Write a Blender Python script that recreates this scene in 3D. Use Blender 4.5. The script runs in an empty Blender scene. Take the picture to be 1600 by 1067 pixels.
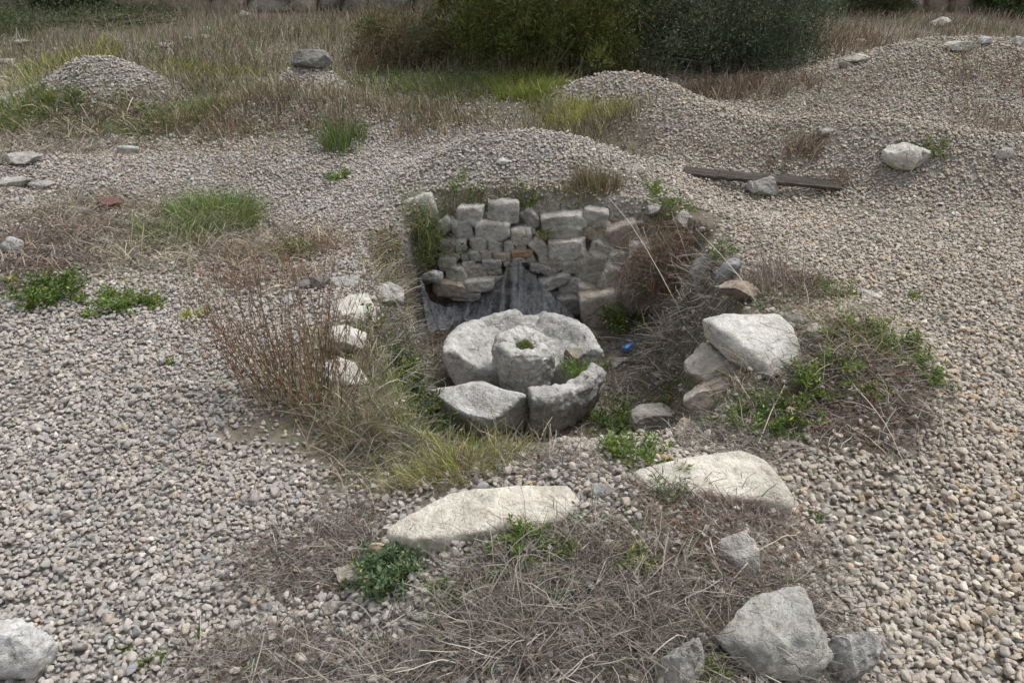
import bpy, bmesh, math, random
import numpy as np
from mathutils import Vector, Matrix, Euler

random.seed(7); RNG = np.random.default_rng(7)
SC = bpy.context.scene
COL = SC.collection
R = math.radians

# ------------------------------------------------------------------ camera
CAM_H, PITCH, FPX = 2.1, R(30.0), 1244.0
cam_d = bpy.data.cameras.new('camera'); cam_d.sensor_width = 36.0; cam_d.lens = 36.0 * FPX / 1600.0
cam_d.clip_start = 0.05; cam_d.clip_end = 2000
cam = bpy.data.objects.new('camera', cam_d); COL.objects.link(cam)
cam.location = (0, 0, CAM_H); cam.rotation_euler = (R(90) - PITCH, 0, 0)
SC.camera = cam

# ------------------------------------------------------------------ sky, sun, exposure
SUN_ELEV, SUN_AZ = R(62), R(58)        # azimuth clockwise from +Y (ahead of the camera, to the right)
w = bpy.data.worlds.new('World'); SC.world = w; w.use_nodes = True
nt = w.node_tree; nt.nodes.clear()
sky = nt.nodes.new('ShaderNodeTexSky'); sky.sky_type = 'NISHITA'; sky.sun_disc = False
sky.sun_elevation = SUN_ELEV; sky.sun_rotation = SUN_AZ; sky.dust_density = 3.0; sky.air_density = 1.2
hs = nt.nodes.new('ShaderNodeHueSaturation'); hs.inputs['Saturation'].default_value = 0.22
bg = nt.nodes.new('ShaderNodeBackground'); bg.inputs['Strength'].default_value = 0.14
ow = nt.nodes.new('ShaderNodeOutputWorld')
nt.links.new(sky.outputs[0], hs.inputs['Color']); nt.links.new(hs.outputs[0], bg.inputs[0]); nt.links.new(bg.outputs[0], ow.inputs[0])
sl = bpy.data.lights.new('sun', 'SUN'); sl.energy = 1.5; sl.angle = R(14); sl.color = (1.0, 0.985, 0.97)
sun = bpy.data.objects.new('sun', sl); COL.objects.link(sun)
sd = Vector((math.sin(SUN_AZ) * math.cos(SUN_ELEV), math.cos(SUN_AZ) * math.cos(SUN_ELEV), math.sin(SUN_ELEV)))
sun.rotation_euler = sd.to_track_quat('Z', 'Y').to_euler()
vs = SC.view_settings
vs.view_transform = 'Standard'; vs.look = 'None'; vs.exposure = 0.72; vs.gamma = 1.0; vs.use_curve_mapping = False
SC.cycles.use_adaptive_sampling = True; SC.cycles.adaptive_threshold = 0.02; SC.cycles.max_bounces = 4; SC.cycles.diffuse_bounces = 2; SC.cycles.glossy_bounces = 1; SC.cycles.transmission_bounces = 2; SC.cycles.transparent_max_bounces = 12

# ------------------------------------------------------------------ noise
def _hash(ix, iy, iz):
    h = (ix.astype(np.int64) * 374761393 + iy.astype(np.int64) * 668265263 + iz.astype(np.int64) * 2147483647) & 0xffffffff
    h = ((h ^ (h >> 13)) * 1274126177) & 0xffffffff
    h = ((h ^ (h >> 15)) * 2246822519) & 0xffffffff
    return ((h ^ (h >> 16)) & 0xffffff) / float(0xffffff)
def vnoise(p):
    i = np.floor(p).astype(np.int64); f = p - i; f = f * f * (3 - 2 * f)
    out = 0
    for dx in (0, 1):
        wx = f[:, 0] if dx else 1 - f[:, 0]
        for dy in (0, 1):
            wy = f[:, 1] if dy else 1 - f[:, 1]
            for dz in (0, 1):
                wz = f[:, 2] if dz else 1 - f[:, 2]
                out = out + wx * wy * wz * _hash(i[:, 0] + dx, i[:, 1] + dy, i[:, 2] + dz)
    return out * 2 - 1
def fbm(p, freq, octs=3, seed=0.0):
    p = np.asarray(p, float) * freq + seed
    a, s, out = 1.0, 0.0, 0
    for _ in range(octs):
        out = out + a * vnoise(p); s += a; a *= 0.5; p = p * 2.03 + 11.7
    return out / s
def fbm2(x, y, freq, octs=3, seed=0.0):
    return fbm(np.stack([x, y, np.zeros_like(x)], 1), freq, octs, seed)
def sstep(a, b, x):
    t = np.clip((x - a) / (b - a), 0, 1); return t * t * (3 - 2 * t)

# ------------------------------------------------------------------ terrain height
PIT = np.array([(-0.62, 5.70), (0.55, 5.68), (1.10, 5.63), (1.38, 5.2), (1.28, 4.5), (1.26, 4.0), (1.18, 3.4), (0.92, 2.90),
                (0.30, 2.72), (-0.25, 2.74), (-0.58, 3.0), (-0.72, 3.4), (-0.78, 4.0), (-0.86, 4.5), (-1.0, 5.0), (-0.86, 5.35)])
def pit_sd(x, y):                        # signed distance to the pit outline, negative inside
    d = np.full_like(x, 1e9); inside = np.zeros(x.shape, bool)
    n = len(PIT)
    for k in range(n):
        ax, ay = PIT[k]; bx, by = PIT[(k + 1) % n]
        ex, ey = bx - ax, by - ay
        t = np.clip(((x - ax) * ex + (y - ay) * ey) / (ex * ex + ey * ey), 0, 1)
        d = np.minimum(d, np.hypot(x - ax - t * ex, y - ay - t * ey))
        c = ((ay > y) != (by > y)) & (x < ex * (y - ay) / (ey if abs(ey) > 1e-9 else 1e-9) + ax)
        inside ^= c
    return np.where(inside, -d, d)
BUMPS = [  # cx, cy, sx, sy, rot(deg), h, back (how much steeper the far side falls)
    (0.16, 6.36, 0.95, 0.52, 0, 0.40, 0.72), (-0.55, 6.1, 0.5, 0.45, 20, 0.08, 0.8),
    (1.5, 7.40, 0.75, 0.50, -15, 0.44, 0.7), (2.83, 6.75, 0.85, 0.46, -27, 0.40, 0.7), (4.0, 6.1, 0.9, 0.46, -25, 0.36, 0.7),
    (1.25, 8.7, 0.9, 0.38, -8, 0.38, 0.8), (4.8, 9.6, 1.3, 0.8, 0, 0.46, 0.7), (6.7, 9.5, 1.3, 0.8, 0, 0.44, 0.7),
    (-4.45, 8.95, 0.75, 0.48, 0, 0.48, 0.7), (-2.2, 8.85, 0.46, 0.36, 0, 0.42, 0.8), (-2.25, 8.3, 0.95, 0.34, 0, 0.26, 0.8),
    (-4.2, 6.6, 0.7, 0.5, 0, 0.16, 0.7), (1.58, 3.3, 0.5, 0.6, 0, 0.22, 1), (1.5, 4.0, 0.4, 0.4, 0, 0.08, 1),
    (-2.1, 6.1, 0.95, 0.8, 0, -0.28, 1), (-1.7, 5.3, 0.7, 0.5, 0, -0.10, 1), (2.0, 6.0, 0.8, 0.5, -12, -0.14, 1), (0.2, 7.3, 1.3, 0.45, 0, -0.14, 1),
    (-0.55, 2.75, 0.35, 0.3, 0, -0.10, 1), (-3.6, 7.6, 1.2, 0.6, 0, -0.08, 1), (3.0, 8.3, 1.2, 0.5, -20, -0.10, 1),
]
def T(x, y):
    x = np.atleast_1d(np.asarray(x, float)).copy(); y = np.atleast_1d(np.asarray(y, float)).copy()
    z = 0.03 * fbm2(x, y, 0.7, 3, 3.1) + 0.008 * fbm2(x, y, 4.0, 2, 9.0)
    z += 0.18 * sstep(8.5, 13, y) + 0.03 * np.maximum(0, y - 16) * sstep(16, 40, y)
    z -= 0.05 * sstep(5.5, 7, y) * (1 - sstep(8.0, 9.5, y))
    for cx, cy, sx, sy, ro, h, bk in BUMPS:
        c, s = math.cos(R(ro)), math.sin(R(ro))
        u = ((x - cx) * c + (y - cy) * s) / sx; v = (-(x - cx) * s + (y - cy) * c) / sy
        v = np.where(v > 0, v / bk, v); z += h * np.exp(-(u * u + v * v))
    z += 0.28 * np.exp(-(np.abs((x - 0.31) / 0.74) ** 3.5 + np.abs((y - 1.75) / 0.84) ** 4))
    near = (np.abs(x) < 2.2) & (y > 1.8) & (y < 6.6)
    if near.any():
        xn, yn = x[near], y[near]
        d = pit_sd(xn, yn)
        wd = 0.38 - 0.28 * sstep(5.0, 5.35, yn) * sstep(-0.95, -0.65, xn) + 0.25 * sstep(0.4, 0.7, -xn) * (1 - sstep(3.3, 3.7, yn))
        t = sstep(0, 1, (d + wd) / (wd + 0.04))
        floor = -0.85 + 0.03 * fbm2(xn, yn, 2.5, 2, 5.0) + 0.16 * (1 - sstep(2.9, 3.7, yn)) + 0.12 * sstep(0.7, 1.1, xn)
        z[near] = floor * (1 - t) + z[near] * t
    return z
def Tz(x, y): return float(T(x, y)[0])

CP, SP = math.cos(PITCH), math.sin(PITCH)
def ray(px, py):
    a, b = (px - 800.0) / FPX, (533.5 - py) / FPX
    return np.array([a, CP + b * SP, -SP + b * CP])
_TS = np.concatenate([np.linspace(1.2, 9, 500), np.linspace(9.02, 40, 500)])
def hit(px, py):                          # where the sight line meets the ground
    d = ray(px, py); P = np.array([0, 0, CAM_H]) + _TS[:, None] * d
    below = P[:, 2] < T(P[:, 0], P[:, 1])
    k = int(np.argmax(below)) if below.any() else len(_TS) - 1
    hi = _TS[k]; ts = np.linspace(_TS[max(k - 1, 0)], hi, 24); Q = np.array([0, 0, CAM_H]) + ts[:, None] * d
    bl = Q[:, 2] < T(Q[:, 0], Q[:, 1])
    if bl.any(): hi = ts[int(np.argmax(bl))]
    p = np.array([0, 0, CAM_H]) + hi * d
    return Vector(p)
def atY(px, py, Y):
    d = ray(px, py); t = Y / d[1]; return Vector((d[0] * t, Y, CAM_H + d[2] * t))
def atZ(px, py, Z):
    d = ray(px, py); t = (Z - CAM_H) / d[2]; return Vector((d[0] * t, d[1] * t, Z))
def ppm(p):                               # pixels of the 1600-wide photo per metre at point p
    return FPX / (p[1] * CP - (p[2] - CAM_H) * SP)

# ------------------------------------------------------------------ materials
def mat(name, rough=0.9, spec=0.2):
    m = bpy.data.materials.new(name); m.use_nodes = True
    b = m.node_tree.nodes['Principled BSDF']
    b.inputs['Roughness'].default_value = rough; b.inputs['Specular IOR Level'].default_value = spec
    return m, m.node_tree, b
def N(nt, t, **k):
    n = nt.nodes.new(t)
    for a, v in k.items():
        if a in n.inputs.keys(): n.inputs[a].default_value = v
        else: setattr(n, a, v)
    return n
def mixc(nt, fac, a, b, mode='MIX'):
    n = nt.nodes.new('ShaderNodeMix'); n.data_type = 'RGBA'; n.blend_type = mode
    for s, v in ((0, fac), (6, a), (7, b)):
        if hasattr(v, 'is_linked') or isinstance(v, bpy.types.NodeSocket): nt.links.new(v, n.inputs[s])
        elif s == 0: n.inputs[0].default_value = v
        else: n.inputs[s].default_value = (*v, 1)
    return n.outputs[2]
def ramp(nt, sock, a, b):
    n = nt.nodes.new('ShaderNodeMapRange'); n.inputs['From Min'].default_value = a; n.inputs['From Max'].default_value = b
    nt.links.new(sock, n.inputs['Value']); return n.outputs[0]
def noise_tex(nt, vec, scale, detail=4, rough=0.6):
    n = nt.nodes.new('ShaderNodeTexNoise'); n.inputs['Scale'].default_value = scale; n.inputs['Detail'].default_value = detail
    n.inputs['Roughness'].default_value = rough; nt.links.new(vec, n.inputs['Vector']); return n.outputs['Fac']
def bump(nt, b, h, strength, dist, prev=None):
    n = nt.nodes.new('ShaderNodeBump'); n.inputs['Strength'].default_value = strength; n.inputs['Distance'].default_value = dist
    nt.links.new(h, n.inputs['Height'])
    if prev is not None: nt.links.new(prev, n.inputs['Normal'])
    nt.links.new(n.outputs[0], b.inputs['Normal']); return n.outputs[0]

def rock_material(name, lichen=0.35, pits=0.3, stain=(0.30, 0.24, 0.17), stain_amt=0.35, gscale=1.0):
    m, nt, b = mat(name, 0.92, 0.15)
    oi = N(nt, 'ShaderNodeObjectInfo'); tc = N(nt, 'ShaderNodeTexCoord')
    g = N(nt, 'ShaderNodeNewGeometry'); v = g.outputs['Position']
    n1 = noise_tex(nt, v, 5 * gscale, 5, 0.65); n2 = noise_tex(nt, v, 22 * gscale, 5, 0.7); n3 = noise_tex(nt, v, 90 * gscale, 3, 0.7)
    n4 = noise_tex(nt, v, 9 * gscale, 6, 0.75)
    c = oi.outputs['Color']
    c = mixc(nt, ramp(nt, n1, 0.35, 0.65), c, mixc(nt, 1.0, c, (0.62, 0.61, 0.60), 'MULTIPLY'))
    c = mixc(nt, ramp(nt, n2, 0.45, 0.7), c, mixc(nt, 1.0, c, (0.66, 0.645, 0.62), 'MULTIPLY'))
    c = mixc(nt, ramp(nt, n3, 0.45, 0.75), c, mixc(nt, 1.0, c, (0.72, 0.71, 0.70), 'MULTIPLY'))
    sf = N(nt, 'ShaderNodeMath', operation='MULTIPLY'); nt.links.new(ramp(nt, n4, 0.52, 0.7), sf.inputs[0]); sf.inputs[1].default_value = stain_amt
    c = mixc(nt, sf.outputs[0], c, stain)
    n5 = noise_tex(nt, v, 14 * gscale, 8, 0.8)
    lf = N(nt, 'ShaderNodeMath', operation='MULTIPLY'); nt.links.new(ramp(nt, n5, 0.56 if lichen < 0.8 else 0.45, 0.66 if lichen < 0.8 else 0.56), lf.inputs[0]); lf.inputs[1].default_value = lichen
    c = mixc(nt, lf.outputs[0], c, (0.09, 0.088, 0.085))
    vo = N(nt, 'ShaderNodeTexVoronoi', Scale=38.0 * gscale); nt.links.new(v, vo.inputs['Vector'])
    pf = N(nt, 'ShaderNodeMath', operation='MULTIPLY'); nt.links.new(ramp(nt, vo.outputs['Distance'], 0.24, 0.08), pf.inputs[0])
    nt.links.new(ramp(nt, n1, 0.48, 0.6), pf.inputs[1])
    pg = N(nt, 'ShaderNodeMath', operation='MULTIPLY'); nt.links.new(pf.outputs[0], pg.inputs[0]); pg.inputs[1].default_value = pits
    c = mixc(nt, pg.outputs[0], c, (0.06, 0.055, 0.05))
    wp = N(nt, 'ShaderNodeVectorMath', operation='MULTIPLY_ADD'); nz_ = N(nt, 'ShaderNodeTexNoise', Scale=9.0 * gscale, Detail=4.0); nt.links.new(v, nz_.inputs['Vector'])
    nt.links.new(nz_.outputs['Color'], wp.inputs[0]); wp.inputs[1].default_value = (0.16, 0.16, 0.16); nt.links.new(v, wp.inputs[2])
    vc = N(nt, 'ShaderNodeTexVoronoi', feature='DISTANCE_TO_EDGE', Scale=5.5 * gscale); nt.links.new(wp.outputs[0], vc.inputs['Vector'])
    ck = N(nt, 'ShaderNodeMath', operation='MULTIPLY'); nt.links.new(ramp(nt, vc.outputs['Distance'], 0.022, 0.0), ck.inputs[0]); nt.links.new(ramp(nt, n4, 0.50, 0.60), ck.inputs[1])
    ck2 = N(nt, 'ShaderNodeMath', operation='MULTIPLY'); nt.links.new(ck.outputs[0], ck2.inputs[0]); ck2.inputs[1].default_value = 0.65
    c = mixc(nt, ck2.outputs[0], c, (0.07, 0.062, 0.052))
    nt.links.new(c, b.inputs['Base Color'])
    ic = N(nt, 'ShaderNodeMath', operation='SUBTRACT'); ic.inputs[0].default_value = 1; nt.links.new(ck.outputs[0], ic.inputs[1])
    p = bump(nt, b, ic.outputs[0], 0.6, 0.012); p = bump(nt, b, n1, 0.6, 0.05, p)
    p = bump(nt, b, n2, 0.8, 0.03, p); p = bump(nt, b, n3, 0.7, 0.008, p)
    inv = N(nt, 'ShaderNodeMath', operation='SUBTRACT'); inv.inputs[0].default_value = 1; nt.links.new(pf.outputs[0], inv.inputs[1])
    bump(nt, b, inv.outputs[0], 0.5 * min(1, pits * 2), 0.01, p)
    return m
M_ROCK = rock_material('weathered_limestone', 0.45, 0.3)
M_WHITE = rock_material('pale_limestone', 0.16, 0.2, (0.46, 0.36, 0.25), 0.35)
M_MILL = rock_material('pitted_millstone_limestone', 0.42, 0.85, (0.24, 0.21, 0.18), 0.35)
M_WALL = rock_material('wall_limestone', 0.28, 0.15, (0.25, 0.20, 0.15), 0.35)

def gravel_material():
    m, nt, b = mat('gravel_stone', 0.9, 0.2)
    at = N(nt, 'ShaderNodeAttribute', attribute_type='INSTANCER', attribute_name='pcol')
    tc = N(nt, 'ShaderNodeTexCoord')
    n1 = noise_tex(nt, tc.outputs['Object'], 1.6, 4, 0.7)
    c = mixc(nt, ramp(nt, n1, 0.35, 0.7), at.outputs['Color'], mixc(nt, 1.0, at.outputs['Color'], (0.70, 0.68, 0.66), 'MULTIPLY'))
    nt.links.new(c, b.inputs['Base Color'])
    bump(nt, b, noise_tex(nt, tc.outputs['Object'], 5, 3), 0.35, 0.15)
    return m
M_GRAVEL = gravel_material()

def ground_material():
    m, nt, b = mat('stony_earth', 0.95, 0.1)
    g = N(nt, 'ShaderNodeNewGeometry'); v = g.outputs['Position']
    at = N(nt, 'ShaderNodeAttribute', attribute_name='earth')
    vo = N(nt, 'ShaderNodeTexVoronoi', Scale=34.0); nt.links.new(v, vo.inputs['Vector'])
    hv = N(nt, 'ShaderNodeRGBToBW'); nt.links.new(vo.outputs['Color'], hv.inputs[0])
    gr = mixc(nt, hv.outputs[0], (0.17, 0.155, 0.137), (0.34, 0.315, 0.28))
    n1 = noise_tex(nt, v, 12, 6, 0.7); n2 = noise_tex(nt, v, 1.2, 4, 0.6)
    ea = mixc(nt, n1, (0.06, 0.048, 0.035), (0.17, 0.145, 0.115))
    ea = mixc(nt, ramp(nt, n2, 0.4, 0.65), ea, mixc(nt, n1, (0.08, 0.07, 0.045), (0.20, 0.175, 0.14)))
    nt.links.new(mixc(nt, at.outputs['Fac'], gr, ea), b.inputs['Base Color'])
    p = bump(nt, b, vo.outputs['Distance'], 0.6, 0.02); bump(nt, b, n1, 0.6, 0.03, p)
    return m
M_GROUND = ground_material()

def leaf_material(name, trans=0.25, rough=0.65):
    m, nt, b = mat(name, rough, 0.25)
    at = N(nt, 'ShaderNodeAttribute', attribute_name='col')
    nt.links.new(at.outputs['Color'], b.inputs['Base Color'])
    if trans:
        tr = N(nt, 'ShaderNodeBsdfTranslucent'); nt.links.new(at.outputs['Color'], tr.inputs['Color'])
        mx = N(nt, 'ShaderNodeMixShader'); mx.inputs[0].default_value = trans
        out = nt.nodes['Material Output']
        nt.links.new(b.outputs[0], mx.inputs[1]); nt.links.new(tr.outputs[0], mx.inputs[2]); nt.links.new(mx.outputs[0], out.inputs[0])
    return m
M_LEAF = leaf_material('living_leaf', 0.25); M_DRY = leaf_material('dead_stem', 0.0, 0.9)

# ------------------------------------------------------------------ object helpers
def link(name, me, material, parent=None):
    o = bpy.data.objects.new(name, me); COL.objects.link(o)
    if material: me.materials.clear(); me.materials.append(material)
    if parent: o.parent = parent
    return o
def tag(o, label=None, cat=None, group=None, kind=None):
    if cat and not kind: kind = 'thing'
    if label: o['label'] = label
    if cat: o['category'] = cat
    if group: o['group'] = group
    if kind: o['kind'] = kind
    return o
def empty(name, loc):
    o = bpy.data.objects.new(name, None); COL.objects.link(o); o.location = loc; o.empty_display_size = 0.1
    return o
def mesh_np(name, V, F, col=None, smooth=False):
    V = np.ascontiguousarray(V, np.float32); F = np.ascontiguousarray(F, np.int32)
    me = bpy.data.meshes.new(name); k = F.shape[1]
    me.vertices.add(len(V)); me.vertices.foreach_set('co', V.ravel())
    me.loops.add(F.size); me.loops.foreach_set('vertex_index', F.ravel())
    me.polygons.add(len(F)); me.polygons.foreach_set('loop_start', np.arange(0, F.size, k, dtype=np.int32))
    me.update(calc_edges=True)
    if col is not None:
        a = me.attributes.new('col', 'FLOAT_COLOR', 'POINT')
        a.data.foreach_set('color', np.concatenate([col, np.ones((len(col), 1))], 1).astype(np.float32).ravel())
    me.polygons.foreach_set('use_smooth', np.full(len(F), smooth))
    return me
_ICO = {}
def ico(sub):
    if sub not in _ICO:
        bm = bmesh.new(); bmesh.ops.create_icosphere(bm, subdivisions=sub, radius=1.0)
        _ICO[sub] = (np.array([v.co[:] for v in bm.verts]), np.array([[v.index for v in f.verts] for f in bm.faces])); bm.free()
    return _ICO[sub]
def normals_of(V, F):
    n = np.zeros_like(V); a = V[F[:, 1]] - V[F[:, 0]]; b = V[F[:, 2]] - V[F[:, 0]]; c = np.cross(a, b)
    for k in range(3): np.add.at(n, F[:, k], c)
    return n / np.maximum(np.linalg.norm(n, axis=1, keepdims=True), 1e-9)
def rock_verts(size, seed, sub=4, boxy=3.0, cuts=13, rough=0.035, fine=0.02, cutr=(0.58, 0.90)):
    rg = np.random.default_rng(seed); V, F = ico(sub); p = V.copy()
    p = p / (np.sum(np.abs(p) ** boxy, 1, keepdims=True) ** (1.0 / boxy))
    for _ in range(cuts):
        n = rg.normal(size=3); n /= np.linalg.norm(n); d = rg.uniform(*cutr) * np.max(p @ n)
        e = np.maximum(p @ n - d, 0); p = p - e[:, None] * n * 0.97
    hs_ = np.array(size) / 2; p = p / np.max(np.abs(p), axis=0) * hs_
    s = float(np.mean(hs_)); nr = normals_of(p, F)
    p = p + nr * (rough * s * 2.0 * fbm(p / s, 1.3, 3, seed * 1.7))[:, None] + nr * (fine * s * 2 * fbm(p / s, 6.0, 3, seed * 0.7 + 3))[:, None]
    return p, F
def rock_obj(name, loc, size, seed, color, material=None, rz=0, rx=0, ry=0, parent=None, sub=4, **k):
    V, F = rock_verts(size, seed, sub, **k)
    me = mesh_np(name, V, F, smooth=True)
    o = link(name, me, material or M_ROCK, parent); o.location = loc; o.rotation_euler = (rx, ry, rz); o.color = (*color, 1)
    return o
def remeshed(bm, voxel, smooth_it=1):      # even triangulated skin of a rough block model
    me = bpy.data.meshes.new('block'); bmesh.ops.recalc_face_normals(bm, faces=bm.faces); bm.to_mesh(me); bm.free()
    o = bpy.data.objects.new('block', me); COL.objects.link(o)
    md = o.modifiers.new('r', 'REMESH'); md.mode = 'VOXEL'; md.voxel_size = voxel
    if smooth_it: s = o.modifiers.new('s', 'SMOOTH'); s.iterations = smooth_it; s.factor = 0.5
    tr = o.modifiers.new('t', 'TRIANGULATE')
    dg = bpy.context.evaluated_depsgraph_get(); e = o.evaluated_get(dg).to_mesh()
    V = np.empty(len(e.vertices) * 3); e.vertices.foreach_get('co', V)
    F = np.empty(len(e.polygons) * 3, np.int32); e.loops.foreach_get('vertex_index', F)
    o.evaluated_get(dg).to_mesh_clear(); bpy.data.objects.remove(o); bpy.data.meshes.remove(me)
    return V.reshape(-1, 3), F.reshape(-1, 3)
def roughen(V, F, amp, freq, seed, fine=0.3):
    n = normals_of(V, F)
    return V + n * (amp * fbm(V, freq, 3, seed) + amp * fine * fbm(V, freq * 5, 3, seed + 9))[:, None]
def block_rock(name, top, bottom, color, material, voxel=0.02, amp=0.02, freq=5.0, seed=1, dip=0.0, smooth_it=2):
    """a stone from the corner points of its upper edge and of its lower edge (convex), with a rough skin"""
    c = sum((Vector(p) for p in list(top) + list(bottom)), Vector()) / (len(top) + len(bottom))
    bm = bmesh.new()
    for p in list(top) + list(bottom): bm.verts.new(Vector(p) - c)
    bmesh.ops.convex_hull(bm, input=bm.verts)
    V, F = remeshed(bm, voxel, smooth_it)
    if dip:
        tc = np.mean([np.array(Vector(p) - c) for p in top], 0); r = max((Vector(p) - c - Vector(tc)).length for p in top)
        q = np.clip(1 - np.linalg.norm((V - tc)[:, :2], axis=1) / r, 0, 1)
        V[:, 2] -= dip * q * sstep(-0.12, 0.02, V[:, 2] - tc[2])
    V = roughen(V, F, amp, freq, seed)
    o = link(name, mesh_np(name, V, F, smooth=True), material); o.location = c; o.color = (*color, 1)
    return o

# ------------------------------------------------------------------ strands and leaves
def strands(roots, heading, length, lean, bend, width, cols, segs=3, wob=0.0, clamp=None, taper=0.75):
    n = len(roots); P = np.zeros((n, segs + 1, 3)); P[:, 0] = roots
    h = heading.copy(); ln = length / segs
    for i in range(segs):
        a = lean + bend * (i + 0.5) / segs
        h = h + (RNG.normal(size=n) * wob if wob else 0)
        P[:, i + 1, 0] = P[:, i, 0] + ln * np.sin(a) * np.cos(h); P[:, i + 1, 1] = P[:, i, 1] + ln * np.sin(a) * np.sin(h)
        P[:, i + 1, 2] = P[:, i, 2] + ln * np.cos(a)
        if clamp is not None:
            P[:, i + 1, 2] = np.maximum(P[:, i + 1, 2], T(P[:, i + 1, 0], P[:, i + 1, 1]) + clamp)
    roll = RNG.uniform(0, np.pi, n)
    t = P[:, -1] - P[:, 0]; t /= np.maximum(np.linalg.norm(t, axis=1, keepdims=True), 1e-9)
    s = np.stack([-np.sin(heading), np.cos(heading), np.zeros(n)], 1); u = np.cross(t, s)
    side = s * np.cos(roll)[:, None] + u * np.sin(roll)[:, None]
    tw = 1 - taper * (np.arange(segs + 1) / segs) ** 1.3
    off = side[:, None, :] * (np.asarray(width).reshape(-1, 1) * 0.5 * tw[None, :])[:, :, None] if np.ndim(width) else side[:, None, :] * (width * 0.5 * tw)[None, :, None]
    V = np.stack([P - off, P + off], 2).reshape(-1, 3)
    base = (np.arange(n) * (segs + 1) * 2)[:, None, None]; q = (np.arange(segs) * 2)[None, :, None]
    F = (base + q + np.array([0, 1, 3, 2])[None, None, :]).reshape(-1, 4)
    return V, F, np.repeat(cols, (segs + 1) * 2, axis=0), P
def leaves(pos, direc, length, width, cols):
    n = len(pos); d = direc / np.maximum(np.linalg.norm(direc, axis=1, keepdims=True), 1e-9)
    r = RNG.normal(size=(n, 3)); s = np.cross(d, r); s /= np.maximum(np.linalg.norm(s, axis=1, keepdims=True), 1e-9)
    L = np.asarray(length).reshape(-1, 1); W = np.asarray(width).reshape(-1, 1)
    nn = np.cross(s, d)
    V = np.stack([pos, pos + d * L * 0.45 + s * W * 0.5 + nn * W * 0.15, pos + d * L, pos + d * L * 0.45 - s * W * 0.5 + nn * W * 0.15], 1).reshape(-1, 3)
    F = (np.arange(n) * 4)[:, None] + np.array([0, 1, 2, 3])[None]
    return V, F, np.repeat(cols, 4, axis=0)
class Bag:                                 # gathers strips and leaves of one object
    def __init__(s): s.V, s.F, s.C, s.n = [], [], [], 0
    def add(s, V, F, C, *_):
        s.V.append(V); s.F.append(F + s.n); s.C.append(C); s.n += len(V)
    def build(s, name, m, parent=None, origin=None):
        V = np.concatenate(s.V)
        if origin is not None: V = V - np.array(origin)
        me = mesh_np(name, V, np.concatenate(s.F), np.concatenate(s.C)); o = link(name, me, m, parent)
        if origin is not None and parent is None: o.location = origin
        if parent is not None: o['kind'] = 'stuff'
        return o
def pick(pal, n, var=0.18):
    pal = np.array(pal); c = pal[RNG.integers(0, len(pal), n)]
    return np.clip(c * (1 + var * RNG.normal(size=(n, 1))), 0.01, 0.9)
DEAD = [(0.205, 0.18, 0.153), (0.26, 0.232, 0.20), (0.155, 0.134, 0.112), (0.34, 0.308, 0.263), (0.12, 0.102, 0.085)]
STRAW = [(0.34, 0.28, 0.19), (0.28, 0.225, 0.155), (0.40, 0.345, 0.24), (0.23, 0.19, 0.14)]
RUST = [(0.17, 0.095, 0.075), (0.22, 0.13, 0.10), (0.14, 0.09, 0.075)]
BROWN = [(0.19, 0.125, 0.075), (0.25, 0.165, 0.10), (0.15, 0.10, 0.065)]
GREEN = [(0.105, 0.175, 0.03), (0.14, 0.215, 0.04), (0.08, 0.14, 0.028), (0.165, 0.22, 0.05)]
LIME = [(0.34, 0.36, 0.05), (0.28, 0.33, 0.05), (0.40, 0.39, 0.07)]
DKGREEN = [(0.045, 0.085, 0.025), (0.06, 0.10, 0.03), (0.075, 0.125, 0.035)]
GREY_GREEN = [(0.11, 0.17, 0.08), (0.15, 0.21, 0.11), (0.085, 0.135, 0.06)]
OLIVE = [(0.16, 0.17, 0.055), (0.20, 0.20, 0.07), (0.12, 0.135, 0.05)]

def zone(px, py, wpx, hpx):                # ground ellipse: centre x, y and radii in metres
    c = hit(px, py); a = hit(px, max(py - hpx / 2, 2)); b = hit(px, py + hpx / 2)
    return c.x, 0.5 * (a.y + b.y), wpx / 2 / ppm(c), max(0.06, 0.5 * abs(a.y - b.y))
def inside(poly, x, y):
    c = np.zeros(len(x), bool)
    for (ax, ay), (bx, by) in zip(poly, poly[1:] + poly[:1]):
        c ^= ((ay > y) != (by > y)) & (x < (bx - ax) * (y - ay) / ((by - ay) or 1e-9) + ax)
    return c
def crest(x, y):                           # bare gravel tops of the far mounds
    g = 0
    for cx, cy, sx, sy in ((-4.45, 8.9, 0.75, 0.5), (-2.2, 8.8, 0.5, 0.42), (1.25, 8.65, 0.9, 0.4), (0.16, 6.3, 1.0, 0.5)):
        g = np.maximum(g, np.exp(-(((x - cx) / sx) ** 2 + ((y - cy) / sy) ** 2)))
    return sstep(0.35, 0.62, g)
KEEP = []                                  # plan outlines of stones that nothing grows on
def in_zone(z, n, clump=1.0, seed=2.2):
    r = np.sqrt(RNG.uniform(0, 1, n)) ** 1.0 * np.exp(RNG.normal(size=n) * 0.16); a = RNG.uniform(0, 2 * np.pi, n)
    x = z[0] + z[2] * r * np.cos(a); y = z[1] + z[3] * r * np.sin(a)
    sc = 1.0 / max(0.12, min(0.6, 0.5 * min(z[2], z[3])))
    k = clump * (0.9 * fbm2(x, y, sc, 3, seed) + 0.5 * fbm2(x, y, sc * 4, 2, seed + 3)) + RNG.uniform(-0.35, 0.35, n) > 0.25 * (r - 0.6)
    for p in KEEP: k &= ~inside(p, x, y)
    k &= RNG.uniform(0, 1, n) > 0.88 * crest(x, y)
    x, y = x[k], y[k]
    return np.stack([x, y, T(x, y)], 1)

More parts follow.
